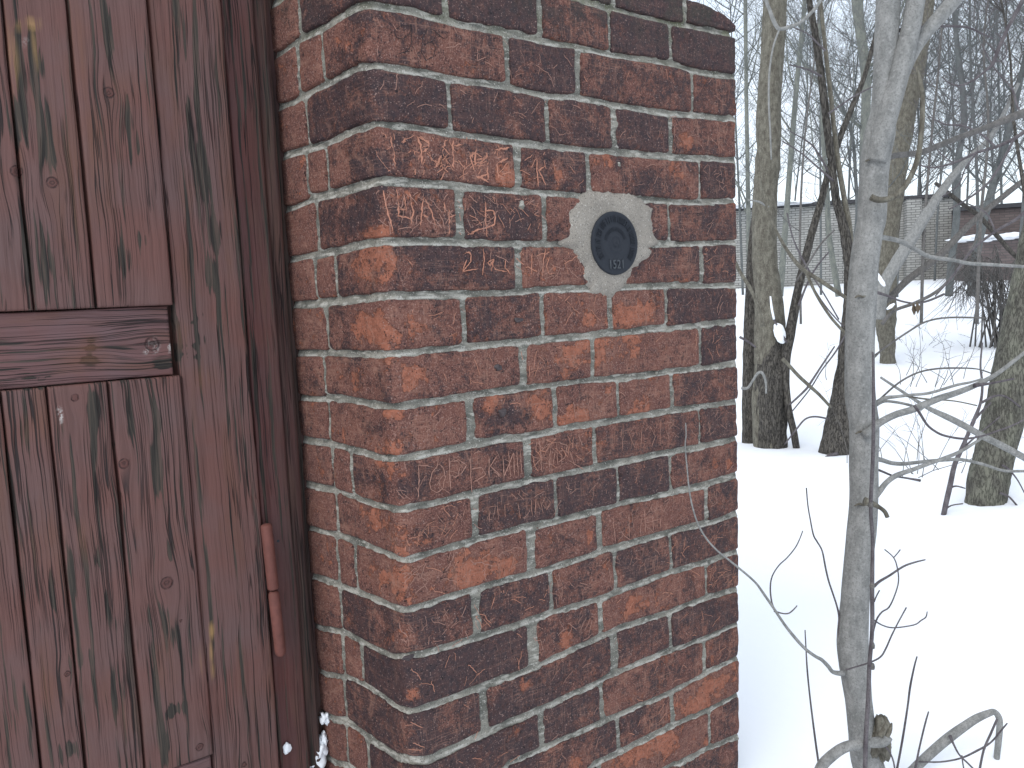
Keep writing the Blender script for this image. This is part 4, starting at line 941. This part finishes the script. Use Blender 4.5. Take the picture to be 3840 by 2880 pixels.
for l in ([(2052, 1590, 9), (2060, 1608, 5), (2072, 1630, 4), (2092, 1650, 4), (2110, 1668, 4)], [(2154, 1553, 5), (2140, 1585, 5), (2125, 1620, 5), (2115, 1668, 5)], [(1985, 1645, 4), (2030, 1646, 4), (2075, 1638, 4), (2110, 1622, 5), (2140, 1604, 4), (2165, 1575, 4), (2176, 1562, 3)], [(2078, 1632, 3), (2080, 1650, 3), (2084, 1670, 3)]):
    limb('twig', l, 1.74, BP, s, 6, 4)
finish(s)
for l, D, lab in (([(1778, 1720, 6), (1769, 1655, 5), (1760, 1590, 5), (1750, 1510, 4), (1744, 1450, 4), (1741, 1400, 3), (1739, 1361, 2.5)], 1.62, 'thin straight upright shoot left of the smooth grey tree'),
                  ([(1925, 1720, 6), (1938, 1659, 5), (1949, 1600, 5), (1960, 1530, 4.5), (1966, 1484, 5), (1975, 1440, 4), (1981, 1418, 3)], 1.68, 'tall thin straight shoot just right of the smooth grey tree foot'),
                  ([(1968, 1700, 5), (1978, 1655, 5), (1986, 1615, 4), (1998, 1565, 4), (2006, 1537, 3)], 1.72, 'short thin shoot beside the bent broken branch')):
    s = root_at('upright_shoot', at(l[0][0], l[0][1], D), lab, 'shoot', 'thin straight shoots in the foreground'); limb('stem', l, D, BP, s, 7, 5); finish(s)

# --- clump of trunks behind the pillar edge
t = root_at('old_tree', at(1665, 985, 5.0), 'thick olive-brown trunk right beside the pillar edge with snow lodged near its foot')
ds = lambda q: limb('trunk', q, 5.0, BO, t, 40, 7, 0, .06, .012)
limb('trunk', [(1668, 1010, 80), (1665, 985, 76), (1662, 930, 72), (1660, 850, 70), (1664, 780, 66), (1662, 700, 66), (1660, 632, 58), (1652, 560, 54), (1651, 480, 52), (1654, 400, 52), (1660, 320, 52), (1660, 240, 52), (1668, 120, 50), (1675, 0, 49), (1690, -250, 44)], 5.0, BO, t, 44, 7, 0, .06, .010)
limb('furrowed_base', [(1673, 1000, 82), (1668, 985, 72), (1666, 930, 66), (1664, 860, 68), (1670, 790, 66), (1676, 740, 50), (1680, 705, 26)], 4.97, BD, t, 44, 6, 0, .12, .025)
limb('snow_patch', [(1674, 700, 5), (1681, 708, 17), (1686, 722, 19), (1689, 733, 15), (1694, 741, 4)], 4.86, SNOW, t, 18, 6, 0, .9); limb('snow_patch', [(1664, 640, 3), (1667, 665, 6), (1672, 690, 5)], 4.84, SNOW, t, 8, 3, 0, .4)
for l, D, m_ in (([(1648, -60, 7), (1655, 0, 7), (1662, 20, 7), (1669, 40, 8), (1680, 60, 8), (1690, 62, 7), (1710, 57, 8), (1730, 48, 7), (1750, 30, 7), (1768, 8, 6), (1785, -20, 6)], 4.3, BG),
              ([(1684, 62, 4), (1672, 95, 4), (1665, 130, 4), (1661, 172, 4), (1661, 230, 4), (1664, 287, 4), (1666, 345, 3)], 4.3, BG),
              ([(1640, 380, 6), (1648, 430, 6), (1658, 450, 6), (1672, 489, 6), (1700, 540, 7), (1732, 580, 9), (1770, 605, 9), (1800, 625, 9), (1830, 645, 8)], 4.2, BO),
              ([(1740, 585, 7), (1760, 630, 6), (1778, 661, 6), (1800, 692, 6), (1830, 724, 6)], 4.2, BO), ([(1735, 580, 5), (1762, 630, 3), (1790, 670, 3), (1822, 705, 3)], 4.25, BP),
              ([(1585, 560, 8), (1600, 590, 8), (1620, 622, 8), (1636, 660, 7), (1648, 705, 9)], 4.1, BO), ([(1660, 448, 5), (1640, 436, 4), (1615, 432, 3)], 4.2, BG),
              ([(1690, 775, 9), (1703, 788, 8), (1725, 812, 8), (1749, 834, 8), (1770, 853, 7), (1795, 880, 6)], 4.6, BO), ([(1706, 874, 4), (1740, 842, 5), (1752, 825, 5), (1775, 790, 4), (1803, 748, 3)], 4.6, BP),
              ([(1602, 838, 7), (1615, 838, 6), (1626, 822, 5), (1637, 806, 6), (1647, 806, 6), (1654, 825, 5), (1655, 850, 4)], 4.4, BG), ([(1598, 728, 6), (1616, 738, 5), (1632, 750, 4)], 4.6, BP),
              ([(1700, 460, 3), (1715, 520, 3), (1745, 580, 4), (1780, 635, 3), (1812, 690, 3)], 4.6, BP), ([(1718, 610, 3), (1745, 570, 5), (1775, 525, 4), (1803, 497, 3)], 4.3, BT)):
    limb('branch' if l[0][2] > 5 else 'twig', l, D, m_, t, 10, 4, 0, .1)
finish(t)
t = root_at('dark_twin_trunk', at(1620, 985, 5.2), 'dark narrow trunk half hidden between the pillar edge and the thick olive trunk')
limb('trunk', [(1624, 1000, 44), (1622, 900, 40), (1622, 800, 38), (1624, 700, 36), (1626, 600, 32), (1630, 520, 28), (1640, 430, 22), (1650, 350, 16)], 5.2, BD, t, 28, 6, 0, .06, .012); finish(t)
t = root_at('leaning_sapling', at(1726, 985, 4.9), 'thin leaning trunk crossing in front of the pale brick wall, left of the grey tree')
limb('trunk', [(1730, 1000, 15), (1722, 975, 15), (1714, 930, 15), (1703, 880, 15), (1698, 830, 15), (1697, 790, 19), (1700, 750, 23), (1707, 718, 22), (1716, 670, 20), (1722, 632, 18), (1736, 575, 17), (1750, 518, 16), (1772, 440, 15), (1790, 372, 14), (1812, 305, 13), (1836, 243, 12), (1862, 180, 10), (1880, 120, 9), (1900, 40, 7), (1915, -30, 6)], 4.9, BD, t, 16, 5, 0, .12)
for l in ([(1725, 660, 6), (1745, 610, 4), (1765, 575, 4), (1790, 545, 3)], [(1700, 740, 5), (1685, 715, 5), (1672, 690, 4)], [(1790, 372, 5), (1760, 320, 4), (1735, 300, 3), (1700, 280, 2)]): limb('twig', l, 4.85, BP, t, 6, 4)
finish(t)
t = root_at('leaning_dark_tree', at(1800, 1015, 4.7), 'dark furrowed trunk leaning behind the grey tree, tapering into a twin stem above')
limb('trunk', [(1803, 1045, 92), (1806, 1005, 84), (1812, 950, 72), (1818, 900, 64), (1826, 840, 56), (1832, 780, 48), (1836, 720, 42), (1839, 660, 36), (1838, 600, 30), (1834, 555, 26), (1824, 500, 23), (1814, 460, 20), (1806, 430, 19), (1797, 360, 18), (1789, 290, 18), (1782, 230, 18), (1774, 165, 17), (1762, 80, 16), (1750, 10, 15), (1738, -80, 12)], 4.7, BD, t, 36, 6, 0, .07, .014)
limb('stem', [(1838, 560, 16), (1834, 490, 13), (1824, 430, 11), (1812, 360, 11), (1803, 290, 10), (1796, 220, 9), (1788, 150, 9), (1778, 60, 8), (1772, 0, 8), (1765, -80, 7)], 4.72, BO, t, 14, 6, 0, .08)
for l in ([(1790, 245, 5), (1820, 225, 4), (1850, 205, 4), (1900, 180, 3)], [(1783, 110, 5), (1768, 95, 4), (1740, 70, 3), (1700, 55, 2)], [(1800, 390, 5), (1765, 360, 4), (1730, 330, 3), (1690, 305, 3)], [(1775, 165, 5), (1745, 150, 4), (1705, 140, 3)],
          [(1828, 720, 3), (1805, 760, 4), (1775, 800, 3), (1750, 840, 3), (1710, 890, 3)], [(1790, 905, 4), (1762, 900, 4), (1740, 905, 4), (1722, 925, 4), (1695, 960, 3)], [(1810, 980, 9), (1790, 985, 8), (1765, 1003, 6)]): limb('twig', l, 4.6, BP, t, 6, 4)
finish(t)
t = root_at('middle_tree', at(1918, 778, 8.5), 'rough beige trunk standing behind the fork of the grey tree with a snowy crook')
limb('trunk', [(1919, 790, 34), (1917, 760, 32), (1914, 720, 40), (1913, 690, 44), (1914, 640, 42), (1918, 560, 40), (1924, 480, 40), (1932, 420, 40), (1940, 350, 40), (1951, 280, 42), (1962, 220, 42), (1975, 150, 42), (1986, 90, 40), (2000, 0, 38), (2020, -120, 36)], 8.5, BO, t, 32, 6, 0, .1, .02)
limb('limb', [(1898, 690, 28), (1901, 650, 28), (1912, 612, 27), (1932, 575, 26), (1960, 530, 25), (1985, 490, 24), (2008, 452, 22), (2035, 412, 18), (2065, 372, 15), (2100, 335, 12), (2137, 300, 11), (2165, 252, 9), (2200, 180, 7)], 8.0, BG, t, 20, 6, 0, .08)
limb('limb', [(1893, 665, 14), (1925, 640, 14), (1960, 605, 15), (2000, 575, 15), (2036, 546, 15), (2070, 510, 14), (2095, 485, 13), (2122, 461, 13), (2160, 430, 12), (2194, 403, 12), (2250, 360, 11)], 8.1, BT, t, 18, 6, 0, .08)
limb('limb', [(1905, 700, 8), (1930, 672, 7), (1975, 655, 7), (2020, 632, 7), (2055, 600, 6), (2085, 560, 5), (2110, 515, 4)], 7.8, BT, t, 8, 5)
limb('twig', [(1895, 632, 7), (1920, 640, 5), (1945, 650, 4), (1975, 655, 4), (2005, 650, 5), (2040, 635, 5)], 7.8, BP, t, 7, 5)
limb('limb', [(2020, 395, 7), (2040, 410, 8), (2065, 430, 9), (2092, 450, 9), (2117, 469, 10), (2150, 505, 10), (2185, 545, 9), (2225, 582, 9)], 8.4, BD, t, 10, 5)
limb('snow_patch', [(1896, 590, 3), (1900, 600, 10), (1907, 611, 9), (1911, 618, 4)], 7.75, SNOW, t, 14, 5, 0, .9)
limb('snow_patch', [(1916, 668, 4), (1924, 662, 9), (1932, 656, 4)], 7.75, SNOW, t, 8, 3, 0, .3)
for cx, cy in ((1972, 655), (1980, 652)):
    P = [at(cx, cy, 7.7), at(cx-3, cy+14, 7.68), at(cx+2, cy+26, 7.7), at(cx+8, cy+12, 7.72)]
    mesh_obj('dead_leaf', P+[p_+np.array([.004, -.003, 0]) for p_ in P], [(0, 1, 2, 3), (4, 5, 6, 7), (0, 1, 5, 4), (1, 2, 6, 5), (2, 3, 7, 6), (3, 0, 4, 7)], m_flat('dead_leaf', (.10, .075, .05), .9), t, False)
finish(t)
t = root_at('lichened_tree', at(2118, 1160, 3.55), 'stout lichen-spotted trunk leaning right at the right edge of the view')
limb('trunk', [(2112, 1185, 86), (2120, 1140, 84), (2128, 1085, 84), (2136, 1035, 84), (2150, 975, 84), (2163, 921, 86), (2175, 870, 84), (2186, 820, 84), (2197, 760, 82), (2212, 690, 80), (2225, 620, 78), (2245, 520, 74), (2270, 380, 70), (2300, 200, 66), (2330, 0, 62)], 3.55, BL, t, 44, 7, 0, .06, .010)
limb('snow_collar', [(2100, 1168, 3), (2115, 1182, 5), (2140, 1186, 4)], 3.48, SNOW, t, 8, 3)
for l in ([(2145, 1150, 6), (2160, 1160, 5), (2175, 1170, 4), (2190, 1185, 3)], [(2160, 1065, 5), (2178, 1072, 4), (2195, 1090, 4), (2215, 1115, 3)], [(2165, 1005, 5), (2180, 1015, 4), (2200, 1040, 3), (2220, 1080, 2)], [(2120, 870, 6), (2150, 855, 5), (2175, 858, 4), (2205, 880, 4)]): limb('twig', l, 3.45, BP, t, 6, 4)
finish(t)
t = root_at('bare_sapling', at(2030, 1155, 3.45), 'thin bare sapling leaning in front of the lichen-spotted trunk')
limb('trunk', [(2028, 1165, 12), (2033, 1140, 11), (2044, 1085, 11), (2052, 1050, 11), (2062, 1005, 10), (2075, 975, 9), (2090, 940, 8), (2105, 905, 8), (2118, 870, 6), (2122, 830, 5), (2118, 790, 4), (2122, 740, 3)], 3.45, BP, t, 10, 5)
for l in ([(2050, 1055, 5), (2065, 1050, 4), (2085, 1055, 3)], [(2040, 1102, 5), (2055, 1092, 3), (2080, 1088, 3)], [(2098, 915, 5), (2120, 890, 5), (2140, 870, 4)], [(2068, 980, 5), (2100, 950, 4), (2130, 925, 3), (2160, 900, 3)]): limb('twig', l, 3.45, BP, t, 6, 4)
finish(t)
s = root_at('fallen_pole', at(2212, 990, 2.4), 'pale bare pole slanting through the branches at the right edge', 'branch')
limb('pole', [(1902, 815, 5), (1940, 840, 6), (1980, 866, 7), (2010, 884, 10), (2040, 898, 13), (2065, 910, 14), (2095, 926, 14), (2123, 942, 14), (2165, 963, 15), (2212, 988, 15), (2290, 1030, 16)], 2.4, BG, s, 14, 5, -.1, .08); finish(s)
s = root_at('dark_hanging_branch', at(2212, 0, 2.3), 'dark purple branch curving down from the top right corner', 'branch')
limb('branch', [(2235, -60, 9), (2209, 0, 8), (2195, 28, 8), (2180, 55, 7), (2165, 88, 7), (2152, 118, 7), (2145, 138, 8), (2130, 152, 5), (2110, 168, 4.5), (2094, 178, 4), (2078, 184, 4), (2062, 184, 3.5), (2047, 177, 3), (2036, 166, 3)], 2.3, BP, s, 10, 5)
for l in ([(2148, 130, 4), (2160, 132, 3), (2172, 122, 3), (2174, 105, 3), (2165, 85, 3), (2150, 70, 2)], [(2152, 115, 3), (2140, 98, 3), (2128, 90, 2)]): limb('twig', l, 2.3, BP, s, 6, 4)
finish(s)

# --- weeds and brush poking out of the snow
def brush(name, base, n, h, lab, seed, cat='bush', sp=.5, droop=0., mat=BT, r0=.004):
    rnd = random.Random(seed); V, Fc = [], []
    for _ in range(n):
        p = Vector(base)+Vector((rnd.gauss(0, sp*.4), rnd.gauss(0, sp*.4), 0)); d = Vector((rnd.gauss(0, .5), rnd.gauss(0, .5), 1)).normalized(); L = h*rnd.uniform(.5, 1.1); P = [p.copy()]; q = p.copy()
        for i in range(7):
            d = (d+Vector((rnd.gauss(0, .12), rnd.gauss(0, .12), -droop*i*.06+rnd.gauss(0, .06)))).normalized(); q = q+d*L/7; P.append(q.copy())
            if i > 1 and rnd.random() < .7:
                e = (d+Vector((rnd.gauss(0, .6), rnd.gauss(0, .6), rnd.gauss(0, .4)-droop*.3))).normalized(); tube(V, Fc, [q, q+e*L*.12, q+e*L*.22+Vector((0, 0, -droop*.03*L))], [r0*.5, r0*.4, r0*.2], 3, 1)
        tube(V, Fc, P, [r0*(1-.8*i/7) for i in range(8)], 3, 1)
    o = mesh_obj(name, V, Fc, mat); return tag(o, lab, cat, kind='stuff')
brush('weed', at(1965, 830, 6.5), 16, .55, 'thin dry weed stalks standing in the snow right of the grey tree', 2, 'weeds', .6, .3, BT, .0035)
brush('weed', at(1950, 1010, 4.0), 14, .55, 'tangle of dry weeds in the snow just behind the grey tree', 5, 'weeds', .35, .3, BT, .0022)
brush('weed', at(1990, 760, 10), 8, .5, 'sparse far weed stalks in the snow below the red brick building', 8, 'weeds', .8, .2, BT, .004)
def hanging_bush():
    rnd = random.Random(11); V, Fc = [], []
    base = Vector(at(2165, 735, 9.)); base.z = gz(base.x, base.y)
    tips = []
    for _ in range(34):
        e = Vector(at(rnd.uniform(2050, 2215), rnd.uniform(530, 640), rnd.uniform(8.6, 9.6))); m_ = base.lerp(e, .55)+Vector((0, 0, .5*rnd.uniform(.3, 1)))
        P, R = crspline([base+Vector((rnd.gauss(0, .15), rnd.gauss(0, .15), 0)), m_, e], [.012, .007, .004], 5); tube(V, Fc, P, R, 3, 1); tips += P[5:]
    for _ in range(420):
        p = rnd.choice(tips); p = Vector(p); d = Vector((rnd.gauss(-.25, .4), rnd.gauss(0, .4), -1+rnd.gauss(0, .35))).normalized(); L = rnd.uniform(.15, .5)
        k = Vector((rnd.gauss(0, .1), rnd.gauss(0, .1), 0)); tube(V, Fc, [p, p+d*L*.5+k*L, p+d*L+k*L*2.5], [.0035, .0028, .0018], 3, 1)
    return V, Fc
v, f = hanging_bush(); tag(mesh_obj('drooping_bush', v, f, BT), 'dense bush of drooping bare twigs in front of the red brick building', 'bush')

# --- far trees behind, a few traced, the rest grown along the back of the plot
def far_tree(label, lst, D, mat, seed, ntw, L, group='bare trees in the background', r0=.004, up=.5, twm=None, top=0.):
    b = at(lst[0][0], lst[0][1], D); t = root_at('bare_tree', b, label, 'tree', group)
    P, R = pts(lst, D); V, Fc = [], []; P2, R2 = crspline(P, R, 5)
    tube(V, Fc, P, R, 10, 5, .06, 0, seed); mesh_obj('trunk', V, Fc, mat, t)
    rnd = random.Random(seed); V, Fc = [], []; anchors = []
    n = len(P2)
    for _ in range(int(9+top)):
        i = rnd.randrange(int(n*.25), n-1); p = Vector(P2[i]); d = Vector((rnd.gauss(0, 1), rnd.gauss(0, 1), rnd.uniform(.4, 1.3))).normalized(); Lb = L*rnd.uniform(1.0, 2.2); Q = [p.copy()]; q = p.copy(); r = max(R2[i]*.35, r0*1.2)
        for s_ in range(7): d = (d+Vector((rnd.gauss(0, .13), rnd.gauss(0, .13), .10))).normalized(); q = q+d*Lb/7; Q.append(q.copy())
        tube(V, Fc, Q, [r*(1-.8*s_/7) for s_ in range(8)], 4, 1); anchors.append(Q)
    mesh_obj('branches', V, Fc, mat, t, True)
    twigset(t, anchors+[P2[int(n*.3):]], twm or BFD, ntw, L*.55, D, r0*.55, up, seed=seed, levels=2)
    finish(t); return t
far_tree('pale green-grey trunk seen between the twin stem and the grey tree', [(1868, 640, 18), (1866, 500, 18), (1866, 345, 18), (1871, 200, 19), (1865, 115, 20), (1850, 0, 20), (1840, -150, 18)], 10, BF, 21, 160, 1.1)
far_tree('very thin pale trunk in front of the pale brick wall beside the thick olive trunk', [(1685, 640, 14), (1699, 460, 12), (1710, 316, 11), (1722, 172, 10), (1735, 40, 9), (1745, -80, 8)], 13, BF, 22, 140, 1.2)
far_tree('thin trunk seen against the sky right next to the pillar edge', [(1620, 700, 12), (1617, 500, 10), (1615, 370, 9), (1612, 200, 8), (1610, 0, 8), (1608, -120, 7)], 12, BF, 23, 150, 1.2)
far_tree('slim dark trunk curving up on the right behind the long limbs', [(2050, 640, 16), (2056, 560, 15), (2066, 470, 14), (2070, 345, 13), (2082, 270, 12), (2080, 200, 12), (2068, 100, 10), (2060, 0, 9), (2055, -90, 8)], 12, BFD, 24, 220, 1.2, twm=BFD)
far_tree('slanting trunk at the right edge behind the lichen-spotted one', [(2098, 640, 20), (2110, 540, 18), (2137, 430, 16), (2160, 350, 15), (2180, 280, 14), (2200, 190, 12), (2222, 90, 10), (2240, -40, 9)], 12, BFD, 25, 240, 1.2)
far_tree('slender stem forked low and rising behind the leaning sapling', [(1812, 640, 14), (1800, 570, 12), (1790, 500, 12), (1786, 400, 10), (1778, 300, 9), (1776, 180, 8), (1770, 60, 7), (1768, -60, 6)], 11, BF, 26, 150, 1.1)
far_tree('curving stem between the twin stem and the thick grey trunk', [(1842, 640, 10), (1845, 540, 9), (1852, 460, 8), (1848, 380, 7), (1842, 300, 7), (1820, 230, 6), (1800, 190, 5), (1785, 150, 4)], 9, BFD, 27, 80, .8)
far_tree('thin crisp sapling just right of the thick olive trunk, crossing the sky', [(1730, 700, 5), (1728, 500, 5), (1738, 300, 4), (1760, 120, 3), (1772, -40, 2)], 8, BT, 31, 60, .8, group='bare saplings nearer than the far trees', r0=.0035, twm=BP)
far_tree('thin crisp sapling right of the fork of the grey tree', [(1990, 700, 7), (1996, 500, 6), (2012, 300, 5), (2030, 120, 4), (2040, -40, 3)], 8, BT, 32, 90, .9, group='bare saplings nearer than the far trees', r0=.0035, twm=BP)
far_tree('crisp forked sapling behind the hanging purple branch', [(2110, 700, 8), (2118, 480, 7), (2135, 280, 5), (2125, 100, 4), (2140, -40, 3)], 7.5, BT, 33, 100, .9, group='bare saplings nearer than the far trees', r0=.0035, twm=BP)
far_tree('crisp sapling leaning in from the right edge', [(2240, 640, 9), (2215, 430, 8), (2190, 260, 6), (2180, 100, 4), (2150, -60, 3)], 7, BD, 34, 100, .9, group='bare saplings nearer than the far trees', r0=.0035, twm=BP)
rnd = random.Random(5)
GL = 'background bare tree of many fine upright twigs beyond the yard'; GG = 'fine twiggy trees far behind'
masters = []
for i in range(7):
    ln = (-45, 20, 50, -15, 35, -30, 5)[i]; x0 = 1800+40*i; w = 6
    lst = [(x0, 640, w), (x0+ln*.3+rnd.uniform(-6, 6), 430, w*.9), (x0+ln*.7+rnd.uniform(-9, 9), 230, w*.75), (x0+ln+rnd.uniform(-9, 9), 60, w*.55), (x0+ln*1.2, -120, w*.35)]
    m_ = far_tree(GL, lst, 20, BFD, 60+i, 120, 2.0, GG, .0135, .5, top=9); masters.append(m_)
for i in range(17):
    x0 = (1610+i*52 if i < 6 else 1945+(i-6)*27)+rnd.uniform(-8, 8); D = rnd.uniform(16, 25) if i % 3 == 0 else rnd.uniform(33, 40); p = at(x0, 620, D); src = masters[i % 7]
    if i < 7: r = src
    else:
        r = src.copy(); SC.collection.objects.link(r)
        for ch in src.children: c = ch.copy(); SC.collection.objects.link(c); c.parent = r
    r.location = (p[0], p[1], gz(p[0], p[1])); r.rotation_euler = (0, 0, rnd.uniform(0, 6.28)); k = rnd.uniform(.85, 1.1)*(1.5 if D > 30 else 1.); r.scale = (k, k, k)

# ------------------------------------------------------------------ far buildings
def uvbox(name, corners, z0, z1, mat, parent):
    """upright wall prism on a ground quad with metric UVs"""
    V = [(c[0], c[1], z0) for c in corners]+[(c[0], c[1], z1) for c in corners]; Fc = [(i, (i+1) % 4, 4+(i+1) % 4, 4+i) for i in range(4)]+[(4, 5, 6, 7)]
    o = mesh_obj(name, V, Fc, mat, parent, False); uv = o.data.uv_layers.new(name='UVMap')
    for i in range(4):
        L = math.hypot(corners[i][0]-corners[(i+1) % 4][0], corners[i][1]-corners[(i+1) % 4][1])
        for k, (a, b) in enumerate(((0, 0), (L, 0), (L, z1-z0), (0, z1-z0))): uv.data[o.data.polygons[i].loop_indices[k]].uv = (a, b)
    for k in range(4): uv.data[o.data.polygons[4].loop_indices[k]].uv = (V[4+k][0], V[4+k][1])
    return o
WP = m_wall('pale_silicate_brick', (.39, .39, .37), (.30, .30, .285), (.09, .09, .09)); WR = m_wall('red_brown_brick', (.165, .135, .13), (.125, .10, .098), (.10, .092, .09))
TAR = m_flat('tar_roofing', (.05, .05, .055), .9, 6, .4)
def quad(xa, Da, xb, Db, th):
    a, b = at(xa, 600, Da)[:2], at(xb, 600, Db)[:2]; d = b-a; n = np.array([-d[1], d[0]]); n = n/np.linalg.norm(n)
    if n @ FH[:2] < 0: n = -n
    return [a, b, b+n*th, a+n*th]
def zat(x, y, D): return at(x, y, D)[2]
bd = empty('pale_brick_garage', tuple(at(1800, 617, 27))); tag(bd, 'long low pale brick garage wall with a dark roof edge behind the trees', 'building')
q = quad(1560, 27.5, 2062, 26, 5); zt = zat(1760, 446, 27); uvbox('wall', q, -1.2, zt, WP, bd)
q2 = [q[0]+(q[0]-q[1])*.002-(q[3]-q[0])*.03, q[1]+(q[1]-q[0])*.002-(q[2]-q[1])*.03, q[2]+(q[2]-q[1])*.03, q[3]+(q[3]-q[0])*.03]
uvbox('roof_edge', q2, zt+.003, zt+.12, TAR, bd)
q3 = quad(1958, 25.9, 1990, 25.8, .5); uvbox('pilaster', q3, -1.2, zt-.02, WP, bd)
v, f = blobmesh((0, 0, 0), (4, 2, .12), 4, 30, 8, .2); c_ = at(1740, 440, 29.3); v = [(a+c_[0], b+c_[1], c+zt+.13) for a, b, c in v]; mesh_obj('roof_snow', v, f, SNOW, bd)
finish(bd)
bd = empty('red_brick_building', tuple(at(2150, 610, 24))); tag(bd, 'weathered red-brown brick building with snowy ledge at the right', 'building')
zt = zat(2140, 452, 24.5); q = quad(2072, 24.8, 2420, 23.5, 5); uvbox('wall', q, -1.2, zt, WR, bd); 
q2 = [q[0]-(q[3]-q[0])*.03, q[1]-(q[2]-q[1])*.03, q[2], q[3]]; uvbox('roof_edge', q2, zt+.003, zt+.13, TAR, bd)
qa = quad(2092, 22.6, 2400, 21.8, 1.4); za = zat(2150, 520, 22.4); uvbox('lean_to', qa, -1.2, za, WR, bd)
V = [(c[0], c[1], za+.003+(.10 if i > 1 else .0)) for i, c in enumerate(qa)]+[(c[0], c[1], za+.06+(.16 if i > 1 else .0)) for i, c in enumerate(qa)]
mesh_obj('lean_to_roof', V, [(0, 1, 5, 4), (1, 2, 6, 5), (2, 3, 7, 6), (3, 0, 4, 7), (4, 5, 6, 7)], TAR, bd, False)
for k in range(5):
    c_ = at(2118+k*27, 520, 22.6-k*.1); v, f = blobmesh((c_[0], c_[1]+.3, za+.09), (.42, .5, .07+.03*(k % 2)), 30+k, 20, 10, .5); mesh_obj('snow_patch', v, f, SNOW, bd)
finish(bd)
# snow drift along the walls
